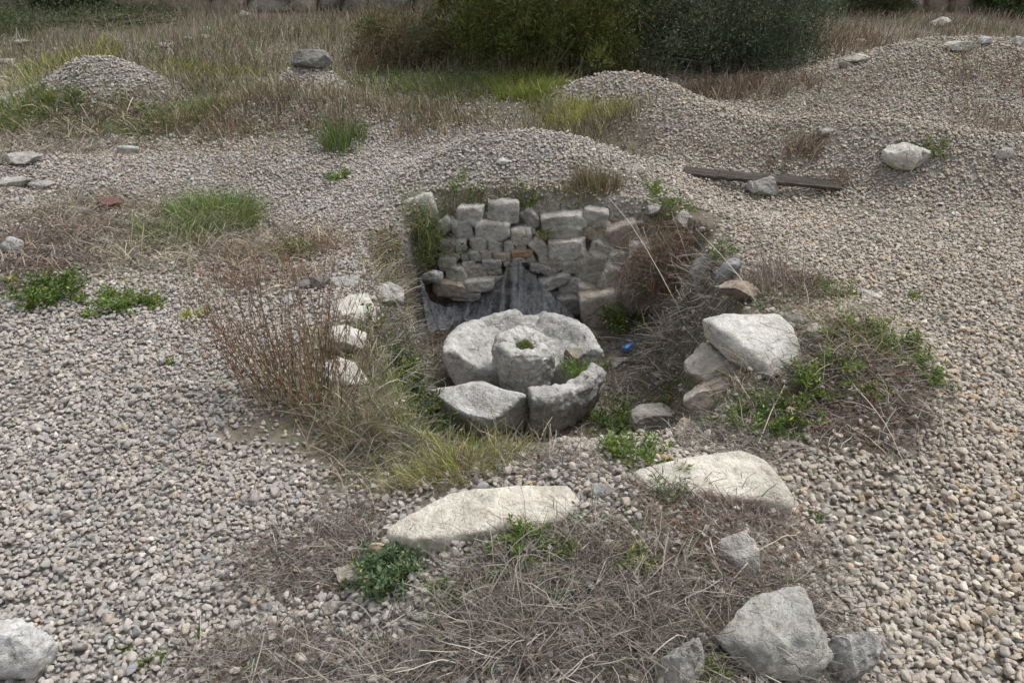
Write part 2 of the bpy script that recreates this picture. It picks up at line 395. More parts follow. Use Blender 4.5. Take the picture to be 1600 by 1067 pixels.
# ================================================================== THE SETTING
for L_ in (
    [(601, 825, 0.22), (640, 800, 0.25), (697, 770, 0.27), (760, 764, 0.29), (820, 757, 0.3), (862, 759, 0.3), (885, 757, 0.3), (914, 778, 0.28), (880, 812, 0.31), (790, 822, 0.31), (700, 838, 0.28), (640, 842, 0.25), (604, 838, 0.21)],
    [(968, 748, 0.22), (1010, 728, 0.26), (1090, 710, 0.29), (1160, 699, 0.27), (1195, 712, 0.27), (1222, 745, 0.26), (1245, 775, 0.21), (1240, 792, 0.18), (1180, 778, 0.24), (1100, 764, 0.27), (1010, 765, 0.29)],
    [(1097, 502, 0.2), (1130, 491, 0.24), (1218, 489, 0.25), (1240, 512, 0.23), (1238, 525, 0.22), (1256, 560, 0.16), (1222, 588, 0.1), (1205, 590, 0.1), (1160, 552, 0.14), (1100, 522, 0.16)],
    [(1110, 850, 0.27), (1135, 833, 0.31), (1166, 821, 0.35), (1180, 838, 0.35), (1193, 862, 0.33), (1188, 890, 0.27), (1168, 900, 0.25), (1150, 880, 0.29), (1128, 862, 0.28)],
    [(1126, 962, 0.24), (1150, 938, 0.28), (1195, 928, 0.3), (1240, 945, 0.29), (1275, 970, 0.26), (1282, 1010, 0.2), (1268, 1040, 0.16), (1200, 1050, 0.18), (1150, 1040, 0.18), (1132, 1000, 0.21)],
    [(520, 470, 0.03), (548, 458, 0.05), (575, 456, 0.05), (586, 478, 0.03), (586, 505, -0.01), (560, 500, 0.01), (525, 490, 0.01)],
    [(500, 568, 0.05), (530, 556, 0.07), (556, 562, 0.06), (576, 590, 0.01), (580, 612, -0.05), (548, 600, 0.01), (505, 590, 0.03)]):
    L_ = [atZ(*q) for q in L_]; cx_ = sum(q.x for q in L_) / len(L_); ty_ = max(q.y for q in L_)
    KEEP.append([(cx_ + (q.x - cx_) * 0.97, ty_ + (q.y - ty_) * 0.80) for q in L_])
# gravel coverage: 1 where gravel lies thick, 0 where earth or litter shows
# (px, py, w, h, strength of the earth)
EARTH = [(980, 965, 700, 270, 0.7), (620, 1045, 520, 70, 0.6), (1130, 840, 340, 170, 0.7), (1300, 620, 300, 220, 0.9), (1230, 465, 190, 70, 0.8), (690, 700, 420, 130, 1.0),
         (500, 880, 200, 100, 0.75), (420, 1030, 260, 90, 0.6), (480, 600, 220, 130, 0.7), (150, 365, 330, 150, 0.75), (300, 370, 260, 120, 0.8), (60, 420, 160, 110, 0.8),
         (60, 230, 220, 120, 0.7), (890, 175, 220, 110, 0.9), (700, 150, 300, 70, 0.8), (1160, 145, 260, 36, 0.7), (1540, 190, 140, 110, 0.6), (650, 370, 60, 150, 0.9),
         (1060, 390, 110, 150, 1.0), (940, 290, 150, 50, 0.7), (430, 420, 220, 90, 0.6), (280, 190, 220, 60, 0.6), (120, 180, 240, 70, 0.8), (190, 130, 380, 50, 0.6), (640, 165, 280, 50, 0.7), (330, 215, 360, 50, 0.4), (540, 205, 120, 90, 0.5),
         (80, 455, 110, 60, 0.6), (650, 195, 200, 60, 0.5), (1240, 245, 90, 50, 0.5), (760, 305, 150, 26, 0.5), (1120, 390, 70, 90, 0.6)]
EZ = [(zone(*e[:4]), e[4]) for e in EARTH]
def earth(x, y):
    e = np.zeros_like(x)
    nz = fbm2(x, y, 3.0, 4, 7.7) * 0.55
    for (cx, cy, rx, ry), s in EZ:
        d = np.hypot((x - cx) / rx, (y - cy) / ry) + nz
        e = np.maximum(e, s * (1 - sstep(0.75, 1.15, d)))
    near = (np.abs(x) < 2.2) & (y > 1.8) & (y < 6.6)
    if near.any(): e[near] = np.maximum(e[near], 1 - sstep(-0.05, 0.03, pit_sd(x[near], y[near]) + 0.07 * (y[near] > 5.4)))
    e = np.maximum(e, 0.5 * sstep(0.12, 0.55, fbm2(x, y, 0.9, 4, 31.0)))
    far = sstep(9.6, 10.4, y + nz * 2) * (1 - sstep(3.0, 3.8, x + nz)) ; e = np.maximum(e, far * 0.95)
    e = np.maximum(e, sstep(11.6, 12.4, y + nz * 2) * 0.95)
    e = e * (1 - 0.85 * crest(x, y))
    return e
def axis(parts):
    out = []
    for a, b, n in parts: out.append(np.linspace(a, b, n, endpoint=False))
    return np.concatenate(out)
gx = np.concatenate([axis([(-300, -30, 10), (-30, -9, 24), (-9, -2.6, 90), (-2.6, 2.8, 170), (2.8, 10, 100), (10, 30, 24), (30, 300, 10)]), [300]])
gy = np.concatenate([axis([(-60, -4, 10), (-4, 0.8, 36), (0.8, 6.8, 190), (6.8, 11, 90), (11, 18, 60), (18, 40, 24), (40, 400, 14)]), [400]])
X, Y = np.meshgrid(gx, gy); xf, yf = X.ravel(), Y.ravel(); zf = T(xf, yf)
nx, ny = len(gx), len(gy); ii = (np.arange(ny - 1)[:, None] * nx + np.arange(nx - 1)[None]).ravel()
me = mesh_np('ground', np.stack([xf, yf, zf], 1), np.stack([ii, ii + 1, ii + nx + 1, ii + nx], 1), smooth=True)
ea = me.attributes.new('earth', 'FLOAT', 'POINT'); ea.data.foreach_set('value', earth(xf, yf).astype(np.float32))
ground = link('ground', me, M_GROUND); tag(ground, kind='structure')

# gravel -------------------------------------------------------------
NVAR = 14
gcol = bpy.data.collections.new('gravel_shapes')
gvar = []
for k in range(NVAR):
    rg = np.random.default_rng(100 + k)
    V, F = rock_verts((2.0, rg.uniform(1.2, 1.8), rg.uniform(0.8, 1.35)), 100 + k, 3, boxy=2.6, cuts=12, rough=0.03, fine=0.012, cutr=(0.5, 0.88))
    me = mesh_np('pebble_shape', V, F, smooth=True); me.materials.append(M_GRAVEL)
    o = bpy.data.objects.new('pebble_shape', me); gcol.objects.link(o); gvar.append(me)
def grid_pts(y0, y1, s, half):
    ys = np.arange(y0, y1, s); P = []
    for yy in ys:
        h = half(yy); xs = np.arange(-h, h, s)
        P.append(np.stack([xs, np.full_like(xs, yy)], 1))
    P = np.concatenate(P); return P + RNG.uniform(-0.5, 0.5, P.shape) * s
half = lambda y: 0.74 * y + 0.9
bands = [(0.85, 3.2, 0.0180, 1.0), (3.2, 5.0, 0.0188, 1.0), (5.0, 8.0, 0.0205, 1.02), (8.0, 11.8, 0.026, 1.15)]
PP, SS = [], []
for y0, y1, s, sc in bands:
    p = grid_pts(y0, y1, s, half); PP.append(p); SS.append(np.full(len(p), sc))
P = np.concatenate(PP); S = np.concatenate(SS)
e = earth(P[:, 0], P[:, 1])
keep = RNG.uniform(0, 1, len(P)) > e * 0.93
for p_ in KEEP: keep &= ~inside(p_, P[:, 0], P[:, 1])
P, S, e = P[keep], S[keep], e[keep]; n = len(P)
z = T(P[:, 0], P[:, 1])
sz = 0.0122 * S * np.clip(np.exp(RNG.normal(size=n) * 0.25), 0.5, 1.9) * (1 + 0.12 * sstep(0.5, 1.4, P[:, 0]) * (1 - sstep(2.5, 4, P[:, 1])))
top = RNG.uniform(0, 1, n) < 0.3
zz = z + sz * 0.45 + np.where(top, sz * 0.8, 0) + RNG.uniform(-0.002, 0.006, n)
GP = [(0.41, 0.39, 0.36), (0.36, 0.345, 0.325), (0.45, 0.425, 0.385), (0.325, 0.315, 0.30), (0.385, 0.375, 0.355), (0.44, 0.395, 0.335), (0.50, 0.475, 0.43),
      (0.31, 0.312, 0.315), (0.40, 0.345, 0.28), (0.46, 0.37, 0.26), (0.58, 0.555, 0.51)]
PW = np.array([20, 14, 18, 8, 15, 9, 9, 4, 4, 1.0, 3.0]); PW2 = np.array([14, 7, 18, 4, 10, 18, 13, 1.5, 10, 4.0, 5.0])
warm = sstep(0.3, 2.0, P[:, 0] + 0.5 * fbm2(P[:, 0], P[:, 1], 1.0, 2, 4.0)) > RNG.uniform(0, 1, n)
i1 = RNG.choice(len(GP), n, p=PW / PW.sum()); i2 = RNG.choice(len(GP), n, p=PW2 / PW2.sum())
pc = np.array(GP)[np.where(warm, i2, i1)] * (1 + 0.07 * RNG.normal(size=(n, 1)))
pc *= (1 + 0.10 * fbm2(P[:, 0], P[:, 1], 1.3, 3, 8.0))[:, None]
pc = np.clip(pc * (np.array([1.015, 0.985, 0.975]) + np.array([0.05, 0.025, -0.03]) * sstep(-0.3, 1.8, P[:, 0])[:, None]), 0.05, 0.75)
rot = np.stack([RNG.normal(size=n) * 0.45, RNG.normal(size=n) * 0.45, RNG.uniform(0, 6.28, n)], 1)
scl = np.stack([sz, sz, sz], 1) * (1 + RNG.uniform(-0.12, 0.12, (n, 3)))
vid = RNG.integers(0, NVAR, n)
pos = np.stack([P[:, 0], P[:, 1], zz], 1)
# the 300 pebbles that show largest are objects of their own, parts of the ground
dep = pos[:, 1] * CP - (pos[:, 2] - CAM_H) * SP
upx = 800 + FPX * pos[:, 0] / dep; upy = 533.5 + FPX * ((pos[:, 2] - CAM_H) * -CP - pos[:, 1] * SP) / dep
vis = (upx > 12) & (upx < 1588) & (upy > 20) & (upy < 1055) & (e < 0.2) & top
score = np.where(vis, sz / dep, 0); big = np.argsort(-score)[:300]
for k in big:
    o = bpy.data.objects.new('pebble', gvar[vid[k]]); COL.objects.link(o); o.parent = ground
    o.location = pos[k] + np.array([0, 0, 0.002]); o.rotation_euler = rot[k]; o.scale = scl[k]; o['pcol'] = [float(c) for c in pc[k]]
m_ = np.ones(n, bool); m_[big] = False
pos, rot, scl, vid, pc = pos[m_], rot[m_], scl[m_], vid[m_], pc[m_]; n = len(pos)
me = bpy.data.meshes.new('gravel'); me.vertices.add(n); me.vertices.foreach_set('co', pos.astype(np.float32).ravel())
for nm, ty, arr, key in (('rot', 'FLOAT_VECTOR', rot, 'vector'), ('scl', 'FLOAT_VECTOR', scl, 'vector'), ('vid', 'INT', vid, 'value')):
    a = me.attributes.new(nm, ty, 'POINT'); a.data.foreach_set(key, np.ascontiguousarray(arr, np.int32 if ty == 'INT' else np.float32).ravel())
a = me.attributes.new('pcol', 'FLOAT_COLOR', 'POINT'); a.data.foreach_set('color', np.concatenate([pc, np.ones((n, 1))], 1).astype(np.float32).ravel())
gravel = link('gravel', me, None); tag(gravel, 'loose grey and tan limestone gravel over the mounds', 'gravel', kind='stuff')
ng = bpy.data.node_groups.new('gravel_scatter', 'GeometryNodeTree')
ng.interface.new_socket('Geometry', in_out='INPUT', socket_type='NodeSocketGeometry'); ng.interface.new_socket('Geometry', in_out='OUTPUT', socket_type='NodeSocketGeometry')
gi = ng.nodes.new('NodeGroupInput'); go = ng.nodes.new('NodeGroupOutput')
ci = ng.nodes.new('GeometryNodeCollectionInfo'); ci.inputs['Collection'].default_value = gcol; ci.inputs['Separate Children'].default_value = True; ci.inputs['Reset Children'].default_value = True
ip = ng.nodes.new('GeometryNodeInstanceOnPoints'); ip.inputs['Pick Instance'].default_value = True
def named(nm, dt):
    q = ng.nodes.new('GeometryNodeInputNamedAttribute'); q.data_type = dt; q.inputs['Name'].default_value = nm; return q.outputs['Attribute']
er = ng.nodes.new('FunctionNodeEulerToRotation'); ng.links.new(named('rot', 'FLOAT_VECTOR'), er.inputs[0])
ng.links.new(gi.outputs[0], ip.inputs['Points']); ng.links.new(ci.outputs[0], ip.inputs['Instance']); ng.links.new(er.outputs[0], ip.inputs['Rotation'])
ng.links.new(named('scl', 'FLOAT_VECTOR'), ip.inputs['Scale']); ng.links.new(named('vid', 'INT'), ip.inputs['Instance Index']); ng.links.new(ip.outputs[0], go.inputs[0])
gravel.modifiers.new('scatter', 'NODES').node_group = ng
print('gravel', n)

# ================================================================== THE REAR WALL OF THE PIT
CREAM, PALE, GREY, MID, TAN, PINK, ORANGE, DARK = (0.56, 0.515, 0.43), (0.53, 0.505, 0.46), (0.42, 0.41, 0.39), (0.47, 0.445, 0.40), (0.45, 0.395, 0.32), (0.42, 0.37, 0.32), (0.40, 0.29, 0.18), (0.24, 0.23, 0.22)
WALL = [  # px, py, w, h, turn, colour, proud
    (659, 325, 46, 36, 20, PALE, .02), (674, 341, 26, 22, 25, GREY, .0), (693, 356, 36, 22, 40, PALE, .0), (736, 335, 41, 30, 0, PALE, .03), (786, 329, 47, 33, 2, PALE, .04),
    (831, 341, 33, 20, -50, GREY, .01), (880, 342, 66, 25, 5, PALE, .05), (930, 336, 36, 26, -8, PALE, .04), (722, 357, 33, 31, 10, GREY, .01), (769, 357, 53, 28, -3, PALE, .03),
    (815, 367, 33, 27, 5, MID, .02), (830, 358, 15, 17, 0, GREY, .0), (884, 360, 51, 25, 4, MID, .03), (932, 359, 45, 26, -4, TAN, .01), (974, 368, 48, 40, 25, PINK, .03),
    (886, 387, 54, 37, 3, PALE, .05), (942, 391, 39, 35, -15, MID, .02), (701, 384, 24, 22, 0, MID, .0), (720, 383, 18, 22, 0, GREY, .01), (749, 379, 28, 23, 12, PALE, .01),
    (775, 382, 22, 22, 0, MID, .01), (795, 384, 17, 21, 4, GREY, .01), (813, 384, 19, 14, 0, MID, .0), (843, 386, 35, 20, -45, PALE, .02), (712, 400, 20, 12, 0, TAN, .0),
    (728, 400, 13, 12, 0, MID, .0), (741, 398, 18, 18, 3, GREY, .01), (760, 397, 21, 17, 0, MID, .0), (786, 399, 31, 13, -2, TAN, .01), (816, 394, 32, 12, 5, ORANGE, .02),
    (700, 409, 28, 25, 0, MID, .0), (732, 413, 21, 14, 10, PALE, .01), (769, 410, 29, 15, 0, GREY, .02), (793, 410, 16, 11, 0, MID, .0), (811, 406, 21, 13, 10, MID, .0),
    (829, 405, 17, 15, 20, GREY, .0), (848, 404, 19, 15, 0, MID, .0), (715, 426, 32, 23, 5, PALE, .02), (744, 424, 35, 23, 0, MID, .0), (772, 421, 23, 15, 0, MID, .0),
    (869, 413, 31, 18, -15, MID, .01), (890, 416, 24, 24, 10, MID, .02), (857, 421, 29, 14, -18, GREY, .02), (837, 417, 20, 17, 0, GREY, .0), (705, 446, 52, 22, -5, TAN, .05),
    (749, 441, 43, 19, 8, PALE, .04), (866, 435, 46, 18, 18, GREY, .04), (725, 460, 50, 15, 0, GREY, .03), (780, 440, 26, 20, 0, MID, .0), (805, 428, 26, 22, 0, GREY, .0), (790, 462, 42, 22, 0, GREY, .0),
    (825, 440, 28, 24, 0, GREY, .0), (840, 465, 40, 24, 0, GREY, .02),
    (926, 417, 54, 50, 20, MID, .02), (964, 438, 56, 48, -20, MID, .07), (941, 473, 68, 52, 10, PINK, .12), (890, 474, 42, 32, 0, DARK, .04), (972, 405, 42, 30, -10, PALE, .05),
    (890, 445, 36, 26, 0, GREY, .0), (919, 453, 36, 24, -10, MID, .03), (998, 390, 34, 24, 0, GREY, .05), (1000, 425, 44, 40, 0, MID, .06), (1005, 465, 60, 44, 10, PINK, .10), (1040, 440, 50, 44, 0, GREY, .06),
    (1052, 480, 56, 40, 0, PINK, .06), (870, 465, 26, 22, 0, DARK, .0),
]
WY = 5.60
wall = empty('rubble_wall', (0.2, WY, -0.85)); tag(wall, 'dry rubble retaining wall of grey limestone under the gravel mound behind the millstone', 'wall')
def wall_y(px): return WY + (0.02 if px < 700 else 0) - 0.28 * max(0, (px - 960) / 100.0) ** 1.3 - 0.0 * px
for k, (px, py, w_, h_, tu, co, pr) in enumerate(WALL):
    yy = wall_y(px) + 0.0013 * (400 - py)
    p = atY(px, py, yy); s = ppm(p); a = math.atan2(CAM_H - p.z, p.y)
    d_ = 0.20; sx, sz_ = w_ / s * 1.08, h_ / s / math.cos(a) * 1.05
    small = w_ < 18; jt = random.uniform(0.80, 1.08)
    o = rock_obj('stone', (p.x, yy + d_ * 0.5 - 0.045 - pr, p.z), (sx, d_, sz_), 300 + k, tuple(min(0.62, c * jt * 1.15) for c in co), M_WALL,
                 ry=-R(tu) if False else R(-tu), rz=random.uniform(-0.12, 0.12), parent=None, sub=3 if small else 4, boxy=16.0, cuts=16, rough=0.035, fine=0.05, cutr=(0.80, 0.98))
    o.parent = wall; o.matrix_parent_inverse = Matrix.Translation(-Vector(wall.location))
# packed earth and chips behind the faces
bm = bmesh.new()
pr_ = [(-0.78, 5.68), (-0.4, WY + 0.10), (0.9, WY + 0.10), (1.05, 5.60), (1.35, 5.32), (1.6, 5.5), (1.3, 5.84), (-0.7, 5.84)]
lo = [bm.verts.new((x - wall.location.x, y - wall.location.y, -0.10)) for x, y in pr_]
hi = [bm.verts.new((x - wall.location.x, y - wall.location.y + 0.05, 0.76 - (0.22 if x > 1.2 else 0))) for x, y in pr_]
bm.faces.new(lo); bm.faces.new(hi)
for k in range(len(pr_)): j = (k + 1) % len(pr_); bm.faces.new((lo[k], lo[j], hi[j], hi[k]))
V, F = remeshed(bm, 0.03, 2); V = roughen(V, F, 0.05, 6.0, 4, 0.6)
m, nt_, b_ = mat('packed_earth', 0.95, 0.1)
gm = N(nt_, 'ShaderNodeNewGeometry'); n1 = noise_tex(nt_, gm.outputs['Position'], 14, 6, 0.75)
nt_.links.new(mixc(nt_, ramp(nt_, n1, 0.35, 0.65), (0.15, 0.132, 0.11), (0.33, 0.30, 0.255)), b_.inputs['Base Color']); bump(nt_, b_, n1, 0.8, 0.03)
M_EARTH = m
cb = Bag(); CV, CF = [], []; nb = 0
for k in range(260):                       # little chips packed into the joints
    V_, F_ = rock_verts((random.uniform(0.03, 0.075), 0.06, random.uniform(0.02, 0.045)), 900 + k % 40, 2, boxy=4, cuts=6, rough=0.03, fine=0.0)
    xx = random.uniform(-0.52, 1.02); zc = random.uniform(0.05, 0.80)
    CV.append(V_ + np.array([xx - 0.2, 0.045 + random.uniform(-0.015, 0.02) - 0.28 * max(0, (xx - 0.8) / 0.5) ** 1.3 + 0.06 * zc, zc])); CF.append(F_ + nb); nb += len(V_)
ch = link('joint_chips', mesh_np('joint_chips', np.concatenate(CV), np.concatenate(CF), smooth=True), M_WALL, wall); ch['kind'] = 'stuff'; ch.color = (0.40, 0.375, 0.335, 1)
link('earth_core', mesh_np('earth_core', V, F, smooth=True), M_EARTH, wall)

# ================================================================== THE OLIVE MILL
MC = (0.075, 4.45); FLZ = -0.85
PROF = [(0.0, 0.0), (0.34, 0.0), (0.45, 0.07), (0.515, 0.20), (0.53, 0.31), (0.515, 0.345), (0.455, 0.35), (0.40, 0.30), (0.33, 0.235), (0.24, 0.19), (0.0, 0.175)]
def sector(a0, a1, prof=PROF, n=28):
    bm = bmesh.new(); rings = []
    for k in range(n + 1):
        a = R(a0 + (a1 - a0) * k / n)
        rings.append([bm.verts.new((r * math.cos(a), r * math.sin(a), z_)) for r, z_ in prof])
    m_ = len(prof)
    for k in range(n):
        for j in range(m_):
            i = (j + 1) % m_
            try: bm.faces.new((rings[k][j], rings[k + 1][j], rings[k + 1][i], rings[k][i]))
            except ValueError: pass
    bm.faces.new(rings[0]); bm.faces.new(list(reversed(rings[-1])))
    bmesh.ops.remove_doubles(bm, verts=bm.verts, dist=1e-4)
    return bm
V, F = remeshed(sector(5, 188), 0.014, 3)
ang = np.degrees(np.arctan2(V[:, 1], V[:, 0])); rr = np.hypot(V[:, 0], V[:, 1])
nch = sstep(73, 77, ang + 3 * fbm(V, 20, 2, 3)) * (1 - sstep(89, 94, ang + 3 * fbm(V, 20, 2, 4))) * sstep(0.36, 0.45, rr) * sstep(0.2, 0.3, V[:, 2]); V[:, 2] -= 0.042 * nch
rc = np.exp(-((ang - 8) / 14) ** 2) * sstep(0.3, 0.5, rr) * sstep(0.15, 0.3, V[:, 2]); V[:, 2] -= 0.05 * rc
V = roughen(V, F, 0.022, 7.0, 21, 0.5)
o = link('millstone_basin', mesh_np('millstone_basin', V, F, smooth=True), M_MILL); o.location = (MC[0], MC[1] + 0.0, FLZ); o.color = (0.57, 0.56, 0.54, 1)
tag(o, 'large half basin of a limestone olive mill with a notched rim behind its round core', 'millstone')
# right front fragment
V, F = remeshed(sector(273, 338, [(0.36, 0.0), (0.45, 0.05), (0.515, 0.20), (0.53, 0.31), (0.515, 0.345), (0.43, 0.35), (0.40, 0.30), (0.36, 0.20), (0.32, 0.10)]), 0.012, 3)
V = roughen(V, F, 0.026, 7.0, 31, 0.6) * np.array([1.04, 1.04, 1.12])
c0 = V.mean(0); c0[2] = 0; V = V - c0
o = link('basin_fragment', mesh_np('basin_fragment', V, F, smooth=True), M_MILL); o.location = (MC[0] + c0[0] + 0.005, MC[1] + c0[1] - 0.07, FLZ - 0.03); o.color = (0.53, 0.52, 0.505, 1)
tag(o, 'curved millstone fragment standing upright with its outer face showing, right of the wedge fragment', 'millstone')
# left front fragment
tp = [atZ(670, 604, -0.52), atZ(690, 600, -0.50), atZ(722, 587, -0.47), atZ(752, 586, -0.47), atZ(820, 615, -0.50), atZ(768, 650, -0.58), atZ(763, 668, -0.66), atZ(700, 640, -0.64)]
bt = [atZ(763, 686, -0.84), atZ(696, 664, -0.84), atZ(686, 626, -0.84), atZ(760, 610, -0.86), atZ(828, 672, -0.86), atZ(828, 622, -0.58)]
o = block_rock('basin_fragment', tp, bt, (0.62, 0.61, 0.59), M_MILL, 0.012, 0.014, 7.0, 41, dip=0.09, smooth_it=1)
tag(o, 'wedge shaped millstone fragment with a hollowed pale top lying in front of the round core', 'millstone')
# the round core
PR2 = [(0.0, 0.0), (0.140, 0.0), (0.165, 0.10), (0.192, 0.22), (0.198, 0.315), (0.18, 0.34), (0.075, 0.335), (0.055, 0.31), (0.05, 0.24), (0.0, 0.235)]
V, F = remeshed(sector(0, 359.9, PR2, 40), 0.011, 3)
a_ = np.arctan2(V[:, 1], V[:, 0])
crk = np.exp(-(np.sin(a_ - 0.15) * np.hypot(V[:, 0], V[:, 1]) / 0.008) ** 2) * sstep(0.25, 0.32, V[:, 2]); V[:, 2] -= 0.012 * crk
for pn, pd in (((0.7, -0.3, 0.64), 0.325), ((-0.62, -0.5, 0.6), 0.33), ((0.1, -0.95, 0.3), 0.255), ((-0.9, 0.1, 0.42), 0.29)):
    pn = np.array(pn) / np.linalg.norm(pn); ex = np.maximum(V @ pn - pd, 0); V = V - ex[:, None] * pn
V = roughen(V, F, 0.036, 6.0, 51, 0.6)
o = link('mill_core', mesh_np('mill_core', V, F, smooth=True), M_MILL); o.location = (MC[0] + 0.005, MC[1] - 0.03, FLZ - 0.01); o.location.z = FLZ + 0.055; o.color = (0.61, 0.60, 0.57, 1)
tag(o, 'round grey stone core with a weed filled socket on top inside the mill basin', 'millstone')
sf_ = Bag(); n = 140
pz = np.array([MC[0] + 0.005, MC[1] - 0.03, FLZ + 0.36]) + np.stack([RNG.normal(size=n) * 0.025, RNG.normal(size=n) * 0.025, np.zeros(n)], 1)
sf_.add(*strands(pz, RNG.uniform(0, 6.28, n), RNG.uniform(0.02, 0.06, n), RNG.uniform(0.1, 0.9, n), RNG.uniform(0, 1, n), 0.004, pick(OLIVE + GREEN, n), 2))
ld = RNG.normal(size=(200, 3)); ld[:, 2] = np.abs(ld[:, 2])
sf_.add(*leaves(pz[RNG.integers(0, n, 200)] + RNG.normal(size=(200, 3)) * 0.006 + np.array([0, 0, 0.004]), ld, RNG.uniform(0.01, 0.02, 200), RNG.uniform(0.005, 0.01, 200), pick(OLIVE, 200)))
o = sf_.build('weed', M_LEAF, None, (MC[0], MC[1] - 0.03, FLZ + 0.36)); tag(o, 'tiny olive weed growing in the socket of the round mill core', 'weed')
p = atY(897, 556, 4.52); o = rock_obj('stone', (p.x, p.y, p.z - 0.03), (0.17, 0.15, 0.2), 77, (0.36, 0.32, 0.26), M_ROCK, boxy=4)
tag(o, 'brownish stone block wedged between the round mill core and the basin', 'stone')

# ================================================================== SINGLE STONES
def rk(px, py, wp, hp, color, label, seed, Y=None, mt=None, name='stone', dr=0.75, sink=0.22, rz=0.0, tilt=0.0, roll=0.0, **k):
    g = atY(px, py, Y) if Y is not None else hit(px, py + 0.28 * hp)
    s = ppm(g); a = math.atan2(CAM_H - g.z, math.hypot(g.x, g.y))
    sx = wp / s; sy = dr * sx; hh = hp / s
    if sy * math.sin(a) > 0.75 * hh: sy = 0.75 * hh / math.sin(a)
    sz_ = max(0.3 * min(sx, sy), (hh - 0.8 * sy * math.sin(a)) / math.cos(a)) / (1 - sink * (Y is None))
    loc = Vector((g.x, g.y, g.z)) if Y is not None else Vector((g.x, g.y, Tz(g.x, g.y) + sz_ * (0.5 - sink)))
    o = rock_obj(name, loc, (sx * 1.04, sy, sz_), seed, color, mt or M_ROCK, rz=rz, rx=tilt, ry=roll, **{**dict(sub=5 if wp > 40 else 4, boxy=2.6, cuts=16, rough=0.045, fine=0.042, cutr=(0.55, 0.88)), **k})
    tag(o, label, 'stone'); return o
# front slabs
def slab(top_px, ztop, drop, taper, color, label, seed, mt=M_WHITE, name='stone_slab', **k):
    tp = [atZ(x, y, z_) for x, y, z_ in [(q[0], q[1], q[2] if len(q) > 2 else ztop) for q in top_px]]
    c = sum(tp, Vector()) / len(tp)
    bt = [Vector((c.x + (q.x - c.x) * taper, c.y + (q.y - c.y) * taper, q.z - drop)) for q in tp]
    o = block_rock(name, tp, bt, color, mt, seed=seed, **k); tag(o, label, 'stone slab'); return o
slab([(601, 825, 0.22), (640, 800, 0.25), (697, 770, 0.27), (760, 764, 0.29), (820, 757, 0.3), (862, 759, 0.3), (885, 757, 0.3), (914, 778, 0.28), (880, 812, 0.31), (790, 822, 0.31), (700, 838, 0.28), (640, 842, 0.25), (604, 838, 0.21)], .1, 0.32, 0.9, (0.69, 0.645, 0.555),
     'long cream stone slab set along the near edge of the pit, gravel against it', 61, voxel=0.012, amp=0.012, freq=6)
slab([(968, 748, 0.22), (1010, 728, 0.26), (1090, 710, 0.29), (1160, 699, 0.27), (1195, 712, 0.27), (1222, 745, 0.26), (1245, 775, 0.21), (1240, 792, 0.18), (1180, 778, 0.24), (1100, 764, 0.27), (1010, 765, 0.29)], .1, 0.34, 0.92, (0.67, 0.63, 0.55),
     'cream stone slab with a sharp hump beside the grassy near mound', 62, voxel=0.012, amp=0.014, freq=5)
# stacked boulders on the right rim
tp = [atZ(1097, 498, .22), atZ(1130, 490, .24), atZ(1218, 489, .25), atZ(1240, 511, .24), atZ(1238, 524, .23), atZ(1256, 560, .17), atZ(1232, 586, .12), atZ(1203, 588, .13), atZ(1198, 568, .17), atZ(1150, 528, .21)]
bt = [atZ(1099, 526, .13), atZ(1140, 566, .07), atZ(1204, 606, .03), atZ(1250, 578, .05), atZ(1238, 530, .06), atZ(1120, 520, .06)]
o = block_rock('boulder', tp, bt, (0.66, 0.64, 0.60), M_WHITE, 0.011, 0.010, 6.0, 63, smooth_it=1)
tag(o, 'large flat white boulder lying on top of the stones at the right pit edge', 'boulder')
rk(1128, 570, 108, 84, (0.60, 0.55, 0.48), 'rough tan boulder carrying the large flat white boulder', 64, Y=3.42, name='boulder', dr=0.6, boxy=3.5, cutr=(0.66, 0.92))
rk(1124, 622, 104, 82, (0.66, 0.61, 0.54), 'white boulder with an orange face, second in the stack on the right pit edge', 65, Y=3.27, name='boulder', dr=0.6, cutr=(0.62, 0.9), mt=rock_material('orange_stained_limestone', 0.2, 0.1, (0.50, 0.33, 0.18), 0.7, 0.8))
rk(1030, 652, 92, 62, (0.44, 0.41, 0.37), 'low half buried pale boulder on the pit floor beside the right stack', 66, rz=0.3, sink=0.3)
rk(1086, 680, 78, 62, (0.48, 0.40, 0.31), 'tan stone at the foot of the stack on the right pit edge', 67, Y=3.10, dr=1.0)
rk(1036, 712, 50, 24, (0.52, 0.38, 0.22), 'orange stone behind the humped cream slab', 68)
rk(1162, 452, 76, 46, (0.42, 0.35, 0.29), 'flat leaning pinkish stone on the far right rim of the pit', 69, tilt=0.25, roll=0.25, rz=0.5)
rk(1250, 498, 42, 26, GREY, 'small grey stone behind the large flat white boulder', 70)
rk(1275, 510, 40, 22, MID, 'low stone in the grass right of the large flat white boulder', 71)
rk(1351, 457, 46, 16, PALE, 'flat pale stone at the grassy edge of the right gravel', 72, sink=0.35)
rk(1097, 427, 36, 46, GREY, 'upright grey splinter of rock right of the brown brush', 73, sink=0.1, roll=0.2)
rk(1135, 430, 28, 50, (0.38, 0.385, 0.39), 'leaning narrow blue grey stone on the right pit rim', 74, sink=0.1, roll=0.55)
rk(1065, 344, 34, 26, PALE, 'rounded pale stone above the overgrown wall end', 75)
rk(1018, 329, 28, 22, GREY, 'grey stone in the weeds at the wall top end', 76)
rk(1098, 358, 14, 10, PALE, 'little pale stone right of the wall top weeds', 78)
rk(999, 265, 24, 20, PALE, 'pale stone on the right shoulder of the mound above the wall', 79)
rk(785, 252, 22, 14, (0.66, 0.64, 0.60), 'small white stone alone on the mound above the wall', 80, mt=M_WHITE)
